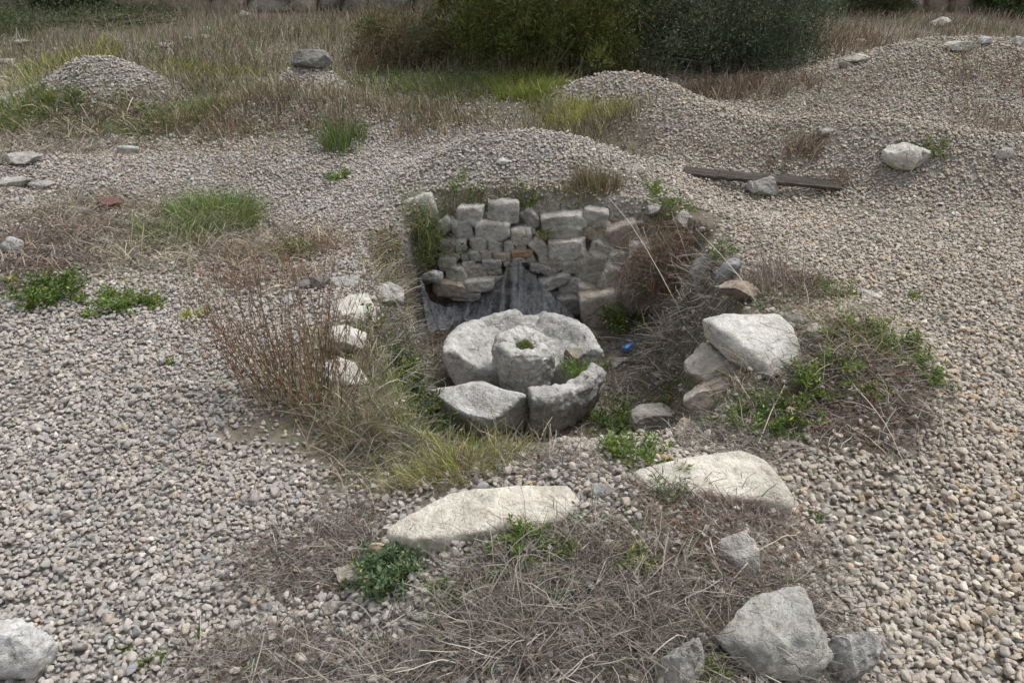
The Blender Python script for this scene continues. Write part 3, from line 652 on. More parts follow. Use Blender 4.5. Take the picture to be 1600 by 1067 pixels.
rk(728, 236, 16, 11, PALE, 'small pale stone on the left crest of the mound above the wall', 81)
# near mound
rk(936, 764, 44, 28, (0.38, 0.38, 0.38), 'round blue grey stone between the two cream slabs', 82, boxy=2.2, cuts=3)
slab([(1110, 850, 0.27), (1135, 833, 0.31), (1166, 821, 0.35), (1180, 838, 0.35), (1193, 862, 0.33), (1188, 890, 0.27), (1168, 900, 0.25), (1150, 880, 0.29), (1128, 862, 0.28)], .2, 0.16, 1.0, (0.52, 0.50, 0.46),
     'pointed grey stone poking out of the dry grass of the near mound', 83, mt=M_ROCK, voxel=0.012, amp=0.012, freq=7, name='stone')
rk(1196, 990, 196, 142, (0.43, 0.42, 0.39), 'big faceted grey boulder at the near right foot of the mound', 84, name='boulder', sink=0.22, dr=0.8, rz=0.3, boxy=3.0, cuts=14, rough=0.06, fine=0.05, cutr=(0.48, 0.74))
rk(1318, 1026, 96, 104, (0.52, 0.51, 0.49), 'dark stained white boulder beside the big faceted boulder', 85, sink=0.2, mt=rock_material('black_crusted_limestone', 0.9, 0.3))
rk(1232, 938, 48, 34, (0.42, 0.41, 0.39), 'flat stone on the far side of the big faceted boulder', 86)
rk(1068, 1032, 84, 84, (0.42, 0.405, 0.375), 'half buried grey stone under dry stems left of the big faceted boulder', 87, sink=0.3)
rk(592, 858, 30, 40, (0.56, 0.47, 0.34), 'small cream stone under the left end of the long slab', 88)
rk(552, 898, 62, 40, (0.46, 0.41, 0.34), 'tan stone left of the grey green leafy plant', 89, sink=0.3)
rk(522, 944, 40, 30, (0.46, 0.43, 0.38), 'half hidden pale stone in litter below the leafy plant', 90, sink=0.35)
rk(32, 1006, 116, 132, (0.60, 0.595, 0.58), 'whitish rough boulder on the gravel in the near left corner', 91, sink=0.2, mt=M_WHITE)
rk(355, 1016, 24, 16, PALE, 'single pale stone at the left foot of the near mound', 92)
# left rim
slab([(520, 470, 0.03), (548, 458, 0.05), (575, 456, 0.05), (586, 478, 0.03), (586, 505, -0.01), (560, 500, 0.01), (525, 490, 0.01)], -.05, 0.22, 1.0, (0.70, 0.67, 0.60),
     'tall white stone block on the left rim of the pit', 93, voxel=0.013, amp=0.012, freq=6, name='stone')
rk(542, 530, 68, 52, (0.66, 0.64, 0.58), 'middle pale stone of the left pit rim behind brown stems', 94, sink=0.2)
slab([(500, 568, 0.05), (530, 556, 0.07), (556, 562, 0.06), (576, 590, 0.01), (580, 612, -0.05), (548, 600, 0.01), (505, 590, 0.03)], -.05, 0.2, 1.0, (0.68, 0.66, 0.61),
     'angular white and grey stone at the left pit rim beside the brown shrub', 95, mt=M_ROCK, voxel=0.012, amp=0.016, freq=6, name='stone')
rk(604, 461, 58, 50, (0.56, 0.54, 0.50), 'pale boulder at the far left corner of the pit beside black netting', 96, sink=0.1)
rk(535, 438, 52, 26, GREY, 'grey stone in the low row behind the white block on the left rim', 97)
rk(502, 442, 34, 26, DARK, 'dark stone in the low row behind the brown shrub', 98)
rk(476, 444, 30, 22, (0.24, 0.23, 0.22), 'leftmost dark stone of the low row behind the brown shrub', 99)
rk(672, 430, 40, 32, (0.40, 0.40, 0.40), 'rounded grey boulder at the left foot of the rubble wall', 101, Y=5.45)
rk(625, 728, 44, 16, (0.42, 0.40, 0.36), 'flat stone in the litter at the left front rim', 102, sink=0.35)
# pit floor
rk(963, 563, 40, 24, (0.38, 0.36, 0.33), 'flat grey stone beside the blue tube on the pit floor', 103)
rk(1032, 583, 30, 12, PALE, 'small pale chip on the pit floor near the white boulder', 104)
rk(660, 648, 30, 20, (0.30, 0.28, 0.25), 'dull stone in weeds left of the wedge fragment', 105)
# middle distance
rk(38, 246, 62, 22, (0.50, 0.48, 0.44), 'pale flat rock on the far left slope', 106)
rk(22, 284, 56, 20, (0.46, 0.44, 0.40), 'pale ledge stone below the flat rock on the far left slope', 107)
rk(72, 287, 46, 20, (0.42, 0.40, 0.37), 'weathered stone beside the pale ledge stone at far left', 108)
rk(207, 235, 38, 22, (0.50, 0.49, 0.47), 'blocky white stone on the left gravel slope', 109, boxy=5)
rk(172, 320, 46, 28, (0.22, 0.13, 0.11), 'dark red stone on the left gravel slope', 110, sink=0.05, mt=rock_material('dark_red_stone', 0.3, 0.1, (0.30, 0.26, 0.23), 0.6, 1.5))
rk(134, 328, 20, 10, GREY, 'small grey stone left of the dark red stone', 111)
rk(24, 388, 32, 34, (0.52, 0.52, 0.52), 'whitish lump in brown scrub at the left margin', 112)
rk(279, 239, 11, 9, (0.60, 0.59, 0.57), 'small white stone right of the blocky white stone', 113)
rk(381, 408, 12, 10, (0.64, 0.63, 0.60), 'small white stone near the brown shrub top', 114)
rk(488, 93, 62, 32, (0.22, 0.215, 0.20), 'dark lichen covered boulder crowning a distant gravel mound', 415, sink=0.2, boxy=2.1, cuts=10, cutr=(0.6, 0.9), rough=0.06)
rk(1412, 246, 68, 46, (0.62, 0.60, 0.54), 'smooth white boulder with a dark hole on the right gravel slope', 116, mt=M_WHITE, boxy=2.2, cuts=5, sink=0.12, cutr=(0.72, 0.95))
hb = [q for q in COL.objects if q.get('label', '').startswith('smooth white boulder')][0]
co = np.empty(len(hb.data.vertices) * 3, np.float32); hb.data.vertices.foreach_get('co', co); co = co.reshape(-1, 3)
hd_ = np.array([0.42, -0.85, 0.12]); hp = co[int(np.argmax(co @ hd_))]; k_ = np.exp(-(np.linalg.norm(co - hp, axis=1) / 0.018) ** 2)
co -= (hd_ / np.linalg.norm(hd_)) * (0.05 * k_)[:, None]; hb.data.vertices.foreach_set('co', co.astype(np.float32).ravel()); hb.data.update()
rk(1193, 293, 52, 36, (0.44, 0.42, 0.39), 'rough pale stone in front of the weathered plank', 117)
rk(1566, 240, 26, 18, PALE, 'small pale stone on the crest right of the smooth white boulder', 118)
rk(1454, 361, 9, 7, (0.66, 0.66, 0.66), 'tiny white stone alone on the right gravel', 119)
rk(1290, 206, 26, 14, GREY, 'grey stone on the ridge behind the plank', 120)
rk(1495, 73, 50, 12, (0.56, 0.55, 0.51), 'flat white ledge on top of the far right mound', 121)
rk(1535, 66, 26, 14, (0.58, 0.58, 0.58), 'bright white stone on the far right mound', 122)
rk(1345, 66, 30, 10, PALE, 'pale stone on the left crest of the far right mound', 123)
rk(1340, 92, 46, 14, PALE, 'pale outcrop left of the far right mound', 124); rk(1320, 100, 30, 12, MID, 'grey outcrop stone beside the dark bush', 125)
rk(1590, 66, 22, 16, PALE, 'pale stone at the right margin on the far mound', 126); rk(1468, 37, 36, 16, PALE, 'pale rock in dry grass before the far right wall', 127)
FARW = [(256, 72, 20, 9), (270, 70, 14, 8), (293, 61, 14, 7), (320, 58, 16, 8), (322, 46, 12, 7), (372, 55, 12, 6), (383, 24, 20, 12), (408, 52, 10, 6), (245, 76, 14, 7), (425, 56, 10, 6), (40, 66, 32, 10), (8, 96, 30, 8)]
FARD = ['long flat pale stone', 'cream chip', 'whitish stone', 'largest white stone of the scatter', 'topmost small white stone of the scatter', 'pale stone mid scatter', 'pale block near the far wall', 'small stone right in the scatter', 'pale stone left in the scatter', 'rightmost small stone of the scatter', 'pale slab at far left', 'whitish slab at the left margin']
for k, (a, b, c, d) in enumerate(FARW):
    o = rk(a, b, c, d, PALE, FARD[k] + ' in the distant dry grass', 130 + k, sub=3); o['group'] = 'pale stones scattered in the distant dry grass'

# ================================================================== PLANK, NET, TUBE
m, nt_, b_ = mat('weathered_wood', 0.9, 0.15)
tc = N(nt_, 'ShaderNodeTexCoord'); mp = N(nt_, 'ShaderNodeMapping'); mp.inputs['Scale'].default_value = (1.5, 30, 30); nt_.links.new(tc.outputs['Object'], mp.inputs[0])
n1 = noise_tex(nt_, mp.outputs[0], 2.0, 6, 0.7); nt_.links.new(mixc(nt_, ramp(nt_, n1, 0.3, 0.7), (0.03, 0.025, 0.021), (0.13, 0.112, 0.095)), b_.inputs['Base Color']); bump(nt_, b_, n1, 0.8, 0.02)
a, b = hit(1062, 268), hit(1312, 297)
bm = bmesh.new(); bmesh.ops.create_cube(bm, size=1.0); L = (b - a).length
bmesh.ops.scale(bm, vec=(L, 0.085, 0.035), verts=bm.verts); bmesh.ops.subdivide_edges(bm, edges=[e_ for e_ in bm.edges if abs(e_.verts[0].co.x - e_.verts[1].co.x) > 0.5], cuts=30)
for v in bm.verts:
    v.co.z += 0.02 * math.sin(v.co.x * 2.1) + random.uniform(-0.006, 0.006); v.co.y += random.uniform(-0.006, 0.006)
    if v.co.x < -L / 2 + 0.01: v.co.x += random.uniform(0, 0.12)
bmesh.ops.bevel(bm, geom=list(bm.edges), offset=0.004, segments=1, affect='EDGES', clamp_overlap=True)
me = bpy.data.meshes.new('wooden_plank'); bm.to_mesh(me); bm.free()
o = link('wooden_plank', me, m); c = (a + b) / 2; o.location = (c.x, c.y, c.z + 0.018); o.rotation_euler = (R(28), -math.atan2(b.z - a.z, (b - a).xy.length), math.atan2(b.y - a.y, b.x - a.x))
tag(o, 'long weathered dark wooden plank lying on the gravel behind the pit', 'plank')

m, nt_, b_ = mat('black_shade_net', 0.7, 0.3)
gm = N(nt_, 'ShaderNodeTexCoord'); mp = N(nt_, 'ShaderNodeMapping'); mp.inputs['Scale'].default_value = (9, 3, 1.2); nt_.links.new(gm.outputs['Object'], mp.inputs[0])
n1 = noise_tex(nt_, mp.outputs[0], 4, 6, 0.65)
nt_.links.new(mixc(nt_, ramp(nt_, n1, 0.35, 0.68), (0.016, 0.017, 0.02), (0.13, 0.137, 0.15)), b_.inputs['Base Color'])  # pale streaks painted into the colour for light on the folds, besides uneven weave
tb = N(nt_, 'ShaderNodeBsdfTransparent'); mx = N(nt_, 'ShaderNodeMixShader'); nt_.links.new(ramp(nt_, noise_tex(nt_, gm.outputs['Object'], 40, 3), -0.1, 1.4), mx.inputs[0])
nt_.links.new(b_.outputs[0], mx.inputs[1]); nt_.links.new(tb.outputs[0], mx.inputs[2]); nt_.links.new(mx.outputs[0], nt_.nodes['Material Output'].inputs[0])
M_NET = m
def cloth(name, top, bot, nu, nv, amp, freq, seed, label):
    def samp(pts, t):
        pts = np.array([np.array(p) for p in pts]); L = np.concatenate([[0], np.cumsum(np.linalg.norm(np.diff(pts, axis=0), axis=1))]); L /= L[-1]
        return np.stack([np.interp(t, L, pts[:, k]) for k in range(3)], 1)
    u = np.linspace(0, 1, nu); A, B = samp(top, u), samp(bot, u)
    v = np.linspace(0, 1, nv)[:, None, None]
    sag = (v * (1 - v))
    Pn = A[None] * (1 - v) + B[None] * v; Pn[:, :, 2:] -= 0.18 * sag
    fold = amp * (np.sin(u * freq * 6.28 + 3 * fbm(np.stack([u * 6, u * 0, u * 0], 1), 1, 2, seed)) + 0.5 * np.sin(u * freq * 14 + seed))
    Pn[:, :, 1] += fold[None] * (0.25 + np.linspace(0, 1, nv)[:, None]); Pn[:, :, 2] += 0.5 * fold[None] * sag[:, :, 0]
    q = Pn.reshape(-1, 3); q[:, 1] += 0.012 * fbm(q, 9, 3, seed); q[:, 2] += 0.010 * fbm(q, 9, 3, seed + 5)
    i0 = (np.arange(nv - 1)[:, None] * nu + np.arange(nu - 1)[None]).ravel()
    c = q.mean(0)
    o = link(name, mesh_np(name, q - c, np.stack([i0, i0 + 1, i0 + nu + 1, i0 + nu], 1), smooth=True), M_NET); o.location = c
    tag(o, label, 'netting'); return o
cloth('shade_net', [atY(700, 474, 5.46), atY(745, 468, 5.46), atY(780, 440, 5.48), atY(797, 410, 5.50), atY(803, 405, 5.50), atY(812, 407, 5.50), atY(822, 420, 5.49), atY(850, 448, 5.45), atY(880, 478, 5.40), atY(900, 497, 5.36)],
      [atY(690, 500, 5.25), atY(740, 512, 5.1), atY(790, 520, 5.02), atY(830, 520, 5.02), atY(870, 515, 5.06), atY(908, 506, 5.2)], 160, 30, 0.06, 5.0, 3, 'black shade netting hung from the wall to a peak and spread down behind the millstone')
cloth('shade_net', [atY(588, 488, 5.2), atY(615, 474, 5.24), atY(632, 434, 5.26), atY(643, 472, 5.22), atY(656, 430, 5.28), (atY(672, 468, 5.22)), atY(690, 478, 5.40), atY(715, 478, 5.42)],
      [atY(585, 500, 5.0), atY(620, 520, 4.95), atY(660, 525, 4.95), atY(700, 512, 5.05), atY(725, 500, 5.2)], 70, 20, 0.03, 5, 8, 'crumpled black netting heaped in the far left corner of the pit')
cloth('shade_net', [atY(940, 538, 4.75), atY(985, 522, 4.85), atY(1020, 508, 4.95), atY(1052, 488, 5.05)], [atY(945, 545, 4.70), atY(990, 533, 4.78), atY(1025, 526, 4.85), atY(1050, 512, 4.95)], 50, 10, 0.012, 4, 11, 'thin trailing strip of dark netting right of the millstone')

m, nt_, b_ = mat('blue_plastic', 0.35, 0.5); b_.inputs['Base Color'].default_value = (0.035, 0.17, 0.42, 1)
m2, nt2, b2 = mat('dark_blue_cap', 0.4, 0.5); b2.inputs['Base Color'].default_value = (0.02, 0.035, 0.08, 1)
def lathe(prof, n=20):
    bm = bmesh.new(); rings = [[bm.verts.new((r * math.cos(2 * math.pi * k / n), r * math.sin(2 * math.pi * k / n), z_)) for k in range(n)] for r, z_ in prof]
    for a_, b_2 in zip(rings, rings[1:]):
        for k in range(n): bm.faces.new((a_[k], a_[(k + 1) % n], b_2[(k + 1) % n], b_2[k]))
    bm.faces.new(list(reversed(rings[0]))); bm.faces.new(rings[-1]); me = bpy.data.meshes.new('lathe'); bm.to_mesh(me); bm.free()
    me.polygons.foreach_set('use_smooth', np.array([len(p_.vertices) == 4 for p_ in me.polygons])); return me
p = hit(980, 552)
tube = empty('plastic_tube', (p.x, p.y, p.z + 0.05)); tube.rotation_euler = (R(80), 0, R(140)); tube.scale = (1.25, 1.25, 1.1); tag(tube, 'small bright blue plastic tube lying on the pit floor', 'tube')
link('body', lathe([(0.012, -0.045), (0.020, -0.045), (0.021, -0.03), (0.021, 0.035), (0.017, 0.045), (0.015, 0.05)]), m, tube)
link('cap', lathe([(0.0165, 0.051), (0.0165, 0.075), (0.014, 0.078)]), m2, tube)
link('neck_ring', lathe([(0.0225, 0.028), (0.0235, 0.031), (0.0225, 0.034)]), m, tube)

# ================================================================== PLANTS
def tuft(px, py, wp, hp, n, lh, pal, label, name='grass_tuft', cat='grass', width=0.004, lean=(0.05, 0.7), bend=(0.1, 1.1), seg=3, mt=None, group=None, arc=None):
    z_ = zone(px, py, wp, hp); r = in_zone(z_, int(n * 1.6), 1.2, seed=px * 0.13)[:n]; k = len(r)
    c = np.array([z_[0], z_[1]]); out = np.arctan2(r[:, 1] - c[1], r[:, 0] - c[0])
    hd = out + RNG.normal(size=k) * 1.1
    b_ = Bag(); b_.add(*strands(r, hd, RNG.uniform(lh[0] * 0.5, lh[1], k) * RNG.uniform(0.6, 1, k), RNG.uniform(*lean, k), RNG.uniform(*bend, k), width, np.where(RNG.uniform(0, 1, (k, 1)) < 0.12, pick(STRAW, k), pick(pal, k)), seg, 0.1))
    o = b_.build(name, mt or M_LEAF, None, (c[0], c[1], Tz(*c))); tag(o, label, cat, group); return o
def weed(px, py, wp, hp, n, pal, label, leaf=(0.02, 0.009), name='weed', stems=14, cat='weed', stem_pal=None, group=None, Y=None):
    g = hit(px, py + hp * 0.25) if Y is None else atY(px, py + hp * 0.25, Y)
    s = ppm(g); n = int(n * 1.7); stems = int(stems * 1.5); rx, rz_ = wp / 2 / s, hp / s * 0.62; b_ = Bag(); bs = Bag()
    roots = np.array(g)[None] + np.stack([RNG.normal(size=stems) * rx * 0.35, RNG.normal(size=stems) * rx * 0.3, np.zeros(stems)], 1)
    if Y is None: roots[:, 2] = T(roots[:, 0], roots[:, 1]) - 0.005
    hd = np.arctan2(roots[:, 1] - g.y, roots[:, 0] - g.x) + RNG.normal(size=stems) * 0.7
    V, F, C, Pp = strands(roots, hd, RNG.uniform(0.6, 1.1, stems) * max(rz_, rx * 0.8), RNG.uniform(0.1, 1.25, stems), RNG.uniform(-0.3, 0.7, stems), 0.004, pick(stem_pal or pal, stems), 4, 0.15)
    si = RNG.integers(0, stems, n); t = RNG.uniform(0.15, 1.0, n) * 4; i0 = np.minimum(t.astype(int), 3); f = (t - i0)[:, None]
    q = Pp[si, i0] * (1 - f) + Pp[si, i0 + 1] * f; d = RNG.normal(size=(n, 3)); d[:, 2] = np.abs(d[:, 2]) * 0.7 + 0.1
    d /= np.linalg.norm(d, axis=1, keepdims=True)
    q = q + d * RNG.uniform(0, 0.012, (n, 1))
    root = empty(name, (g.x, g.y, g.z)); tag(root, label, cat, group)
    bs.add(V, F, C); bs.build('stem', M_LEAF, root, tuple(g))
    b_.add(*leaves(q, d, RNG.uniform(0.4, 1.7, n) * leaf[0], RNG.uniform(0.5, 1.5, n) * leaf[1], np.where(RNG.uniform(0, 1, (n, 1)) < 0.10, pick(LIME + STRAW, n), pick(pal, n)))); b_.build('foliage', M_LEAF, root, tuple(g))
    return root

def bush(px, py, wm, hm, Y, n, pal, label, leaf=(0.05, 0.010), up=0.6, clumps=160, seed=1, name='bush', dm=None):
    rg = np.random.default_rng(seed); g = atY(px, py, Y); g = Vector((g.x, Y, Tz(g.x, Y))); dm = dm or wm * 0.8
    root = empty(name, g); tag(root, label, 'bush')
    c = rg.normal(size=(clumps, 3)); c /= np.linalg.norm(c, axis=1, keepdims=True); c *= rg.uniform(0.35, 1.0, (clumps, 1)) ** 0.5
    c *= (1 + 0.75 * fbm(c, 2.6, 3, seed))[:, None]
    cen = np.stack([c[:, 0] * wm / 2, c[:, 1] * dm / 2, hm * 0.5 + c[:, 2] * hm * 0.5], 1); low = rg.uniform(0, 1, clumps) < 0.25; cen[low, 2] = rg.uniform(0.05, 0.3, low.sum()) * hm; cen[:, 2] = np.maximum(cen[:, 2], 0.06)
    bt = Bag(); k = clumps
    base = np.stack([rg.normal(size=k) * 0.1 * wm, rg.normal(size=k) * 0.1 * dm, np.zeros(k)], 1)
    dv = cen - base; ln = np.linalg.norm(dv, axis=1); hd = np.arctan2(dv[:, 1], dv[:, 0]); le = np.arccos(np.clip(dv[:, 2] / ln, -1, 1))
    bt.add(*strands(base, hd, ln, le, np.zeros(k), 0.022, pick([(0.10, 0.08, 0.06), (0.13, 0.105, 0.08)], k), 3)); bt.build('branch', M_DRY, root)
    ci_ = rg.integers(0, k, n); cr = rg.uniform(0.05, 0.22, k) * (wm / 2.4) ** 0.5
    off = rg.normal(size=(n, 3)) * cr[ci_][:, None] * np.array([0.75, 0.75, 0.85]); pos_ = cen[ci_] + off; pos_[:, 2] = np.maximum(pos_[:, 2], 0.02)
    d = off / np.maximum(np.linalg.norm(off, axis=1, keepdims=True), 1e-6) + rg.normal(size=(n, 3)) * 0.5; d[:, 2] += up
    cc = np.array(pal)[rg.integers(0, len(pal), k)][ci_] * (1 + 0.2 * rg.normal(size=(n, 1)))
    bl = Bag(); bl.add(*leaves(pos_, d, rg.uniform(0.6, 1.3, n) * leaf[0], rg.uniform(0.7, 1.2, n) * leaf[1], np.clip(cc, 0.01, 0.6))); bl.build('crown', M_LEAF, root)
    return root
bush(845, 105, 2.75, 1.9, 10.6, 70000, [(0.085, 0.105, 0.024), (0.12, 0.135, 0.034), (0.06, 0.078, 0.02), (0.16, 0.16, 0.042)], 'tall dense olive green bush behind the lime green grass', (0.075, 0.013), 0.9, 420, 11)
bush(1120, 115, 2.65, 1.5, 10.5, 52000, [(0.055, 0.08, 0.042), (0.08, 0.105, 0.058), (0.04, 0.06, 0.032), (0.10, 0.11, 0.065)], 'wide dark blue green bush right of the olive green bush', (0.045, 0.016), 0.3, 420, 12)
bush(628, 104, 1.2, 0.6, 10.5, 13000, [(0.12, 0.11, 0.05), (0.17, 0.125, 0.075), (0.09, 0.10, 0.04), (0.20, 0.16, 0.10)], 'low brownish green bush left of the tall olive green bush', (0.06, 0.011), 0.8, 150, 13)
bush(105, 22, 1.3, 0.8, 14.2, 9000, [(0.03, 0.03, 0.018), (0.04, 0.04, 0.022)], 'dark bush before the far wall at the left', (0.06, 0.02), 0.4, 70, 14)
bush(1365, 28, 1.2, 0.8, 14.2, 8000, [(0.06, 0.07, 0.03), (0.08, 0.085, 0.035)], 'small green bush before the far wall right of the dark bush', (0.06, 0.02), 0.4, 60, 15)
bush(1580, 30, 1.3, 0.9, 14.2, 8000, [(0.055, 0.085, 0.025), (0.075, 0.105, 0.03)], 'leafy green bush before the far wall at the right margin', (0.06, 0.022), 0.4, 60, 16)
bush(20, 60, 1.9, 0.2, 12.6, 2600, [(0.06, 0.09, 0.035), (0.08, 0.11, 0.045)], 'low green thicket in the distant grass at the left margin', (0.05, 0.02), 0.5, 70, 17)
bush(180, 40, 2.2, 0.2, 13.2, 3000, [(0.06, 0.09, 0.035), (0.08, 0.11, 0.045), (0.10, 0.11, 0.06)], 'low spreading green thicket in the distant grass left of centre', (0.05, 0.02), 0.5, 80, 18)

# far terrace wall, each stone a part
fw = empty('terrace_wall', (0, 14.7, Tz(0, 14.7))); tag(fw, 'far dry stone terrace wall of tan boulders behind the bushes', 'wall')
shapes = []
for k in range(8):
    V, F = rock_verts((1, 1, 1), 500 + k, 3, boxy=4.5, cuts=8, rough=0.06, fine=0.015); me = mesh_np('stone', V, F, smooth=True); me.materials.append(M_WALL); shapes.append(me)
for row in range(4):
    x = -10.5 + random.uniform(0, 0.4)
    while x < 11.5:
        wd = random.uniform(0.4, 0.85); hh = 0.36
        o = bpy.data.objects.new('stone', random.choice(shapes)); COL.objects.link(o); o.parent = fw
        yy = 14.7 + random.uniform(-0.1, 0.1) + row * 0.05
        o.location = (x + wd / 2, yy - 14.7, Tz(x, 14.7) - fw.location.z + 0.12 + row * hh * 0.92); o.scale = (wd * 1.02, 0.6, hh * random.uniform(0.95, 1.12)); o.rotation_euler = (0, random.uniform(-0.08, 0.08), random.uniform(-0.15, 0.15) + (math.pi if random.random() < 0.5 else 0))
        c = random.choice([(0.40, 0.33, 0.26), (0.34, 0.30, 0.26), (0.44, 0.39, 0.33), (0.28, 0.26, 0.235), (0.37, 0.29, 0.22)]); o.color = (*c, 1)
        x += wd

# the brown shrub at the left rim
g = hit(466, 630); sh = empty('brown_shrub', g); tag(sh, 'tall clump of bare reddish brown stems at the left pit edge', 'shrub')
n = 150; b1 = Bag()
rt = np.array(g) + np.stack([RNG.normal(size=n) * 0.12, RNG.normal(size=n) * 0.08, np.full(n, -0.01)], 1); rt[:, 2] = T(rt[:, 0], rt[:, 1]) - 0.01
sx_ = (rt[:, 0] - g.x) / 0.12
ang_ = np.clip(sx_ * 0.22 - 0.12 + RNG.normal(size=n) * 0.22, -0.75, 0.65)
hd = np.where(ang_ > 0, 0.0, np.pi) + RNG.normal(size=n) * 0.5
V, F, C, Pp = strands(rt, hd, RNG.uniform(0.30, 0.80, n), np.abs(ang_), RNG.normal(size=n) * 0.15, 0.0045, pick(BROWN + BROWN + [(0.24, 0.14, 0.08), (0.30, 0.21, 0.13)], n), 5, 0.12, taper=0.6)
b1.add(V, F, C)
b1.build('stem', M_DRY, sh, tuple(g)); b2_ = Bag(); m2_ = 2600
si = RNG.integers(0, n, m2_); t = RNG.uniform(0.3, 1.0, m2_) * 5; i0 = np.minimum(t.astype(int), 4); f = (t - i0)[:, None]; q = Pp[si, i0] * (1 - f) + Pp[si, i0 + 1] * f
b2_.add(*strands(q, RNG.uniform(0, 6.28, m2_), RNG.uniform(0.02, 0.07, m2_), RNG.uniform(0.1, 0.7, m2_), RNG.normal(size=m2_) * 0.2, 0.0035, pick(BROWN + RUST + STRAW[:2], m2_), 2)); b2_.build('twig', M_DRY, sh, tuple(g))
b3 = Bag(); m3 = 900; si = RNG.integers(0, n, m3); q = Pp[si, RNG.integers(0, 3, m3)] + RNG.normal(size=(m3, 3)) * 0.012; d = RNG.normal(size=(m3, 3)); d[:, 2] = np.abs(d[:, 2])
b3.add(*leaves(q, d, RNG.uniform(0.012, 0.03, m3), RNG.uniform(0.004, 0.008, m3), pick(DKGREEN + OLIVE, m3))); b3.build('leaf', M_LEAF, sh, tuple(g))

weed(612, 882, 82, 84, 2600, GREY_GREEN, 'bushy grey green leafy plant at the left end of the long cream slab', (0.016, 0.008), 'leafy_plant', 46, 'plant')
weed(820, 846, 92, 50, 700, GREEN, 'bright green weed below the long cream slab, left of a pair', (0.016, 0.007), stems=20)
weed(864, 850, 58, 46, 600, GREEN, 'bright green weed below the long cream slab, right of a pair', (0.016, 0.006), stems=16)
weed(990, 874, 52, 50, 420, LIME + GREEN, 'yellow green weed in the middle of the near mound', (0.018, 0.008), stems=14)
weed(688, 918, 34, 44, 160, GREEN, 'upright weed below the leafy plant', (0.016, 0.007), stems=8)
weed(878, 936, 40, 40, 160, GREY_GREEN, 'grey green seedling in the dry stems of the near mound', (0.015, 0.006), stems=8)
weed(690, 962, 30, 26, 110, GREEN, 'small weed low on the near mound', (0.014, 0.007), stems=6)
weed(1052, 762, 80, 26, 260, GREY_GREEN, 'sprawling green grass plant on the humped cream slab', (0.022, 0.004), stems=20)
weed(1110, 1044, 34, 50, 160, GREEN, 'green weed at the foot of the big faceted boulder', (0.02, 0.006), stems=8)
weed(318, 988, 26, 18, 60, GREEN, 'tiny sprig on the gravel left of the near mound', (0.014, 0.007), stems=5)
weed(238, 1028, 40, 24, 130, GREEN, 'small green weed on the near left gravel', (0.014, 0.007), stems=7)
weed(196, 1010, 28, 18, 60, GREEN, 'tiny weed left of the small weed on the near left gravel', (0.013, 0.007), stems=5)
weed(46, 1046, 34, 34, 24, GREEN, 'weed with broad leaves before the near left boulder', (0.03, 0.014), stems=5)
weed(412, 1052, 50, 26, 130, GREEN, 'weed at the bottom of the near mound left side', (0.014, 0.007), stems=7)
weed(262, 566, 20, 14, 60, GREEN, 'lone sprig on the left gravel', (0.016, 0.007), stems=4)
weed(1268, 804, 22, 22, 60, GREEN, 'sprig on the gravel right of the humped slab', (0.014, 0.007), stems=4)
weed(1425, 462, 26, 24, 90, GREEN, 'sprig alone on the right gravel', (0.018, 0.008), stems=5)
weed(1300, 455, 90, 36, 500, GREEN + OLIVE, 'green weeds at the far edge of the right mound', (0.018, 0.008), stems=22)
weed(1290, 575, 110, 70, 900, GREEN, 'leafy green weed right of the large flat white boulder', (0.018, 0.009), stems=26)
weed(1410, 540, 110, 60, 700, GREEN + DKGREEN, 'green weed on the outer slope of the right mound', (0.018, 0.008), stems=22)
weed(1370, 612, 26, 30, 120, LIME + GREEN, 'round bright green weed amid reddish litter on the right mound', (0.016, 0.009), stems=6)
weed(1195, 655, 130, 60, 900, GREEN + DKGREEN, 'green weeds below the stacked boulders', (0.02, 0.008), stems=26)
weed(1345, 520, 100, 50, 600, GREEN + OLIVE, 'yellow green weeds on top of the right mound', (0.018, 0.008), stems=22)
weed(1245, 620, 70, 44, 420, GREEN, 'green weed under the near corner of the large flat white boulder', (0.018, 0.008), stems=16)
weed(1455, 585, 60, 40, 260, GREEN, 'thin green weed at the outer foot of the right mound', (0.018, 0.008), stems=12)
weed(1075, 440, 60, 60, 500, GREEN + OLIVE, 'green weed growing through the brown brush', (0.018, 0.008), stems=16, Y=5.12)
weed(1120, 395, 60, 50, 500, GREEN, 'green weed on the rim right of the brown brush', (0.018, 0.008), stems=16)
weed(1030, 345, 60, 50, 500, GREEN, 'green weed on the overgrown end of the wall top', (0.018, 0.008), stems=16)
weed(1016, 290, 50, 30, 280, GREEN, 'grassy weed on the mound above the wall end', (0.03, 0.005), stems=12)
weed(75, 452, 110, 62, 1400, DKGREEN + GREEN, 'large dark green weed on the left gravel edge', (0.026, 0.011), stems=34)
weed(185, 470, 80, 36, 800, GREEN, 'spreading green weed beside the large dark green weed', (0.022, 0.010), stems=22)
weed(243, 468, 40, 34, 260, GREEN, 'small weed right of the spreading weed at left', (0.022, 0.009), stems=10)
weed(305, 492, 40, 24, 200, LIME, 'yellowish weed on gravel before the brown shrub', (0.02, 0.008), stems=9)
weed(136, 494, 34, 18, 120, GREEN, 'low weed on gravel below the large dark green weed', (0.02, 0.008), stems=7)
weed(525, 275, 40, 26, 240, GREEN, 'green weed at the foot of the tall grass clump', (0.028, 0.011), stems=10)
weed(1462, 230, 44, 20, 200, OLIVE + GREEN, 'olive weed behind the smooth white boulder', (0.03, 0.010), stems=10)
weed(1225, 262, 18, 12, 40, GREEN, 'tiny weed beside the rough pale stone', (0.02, 0.008), stems=3)
weed(465, 385, 62, 70, 700, OLIVE + DKGREEN, 'small brown and green shrub above the low stone row', (0.022, 0.006), 'small_shrub', 30, 'shrub', BROWN)
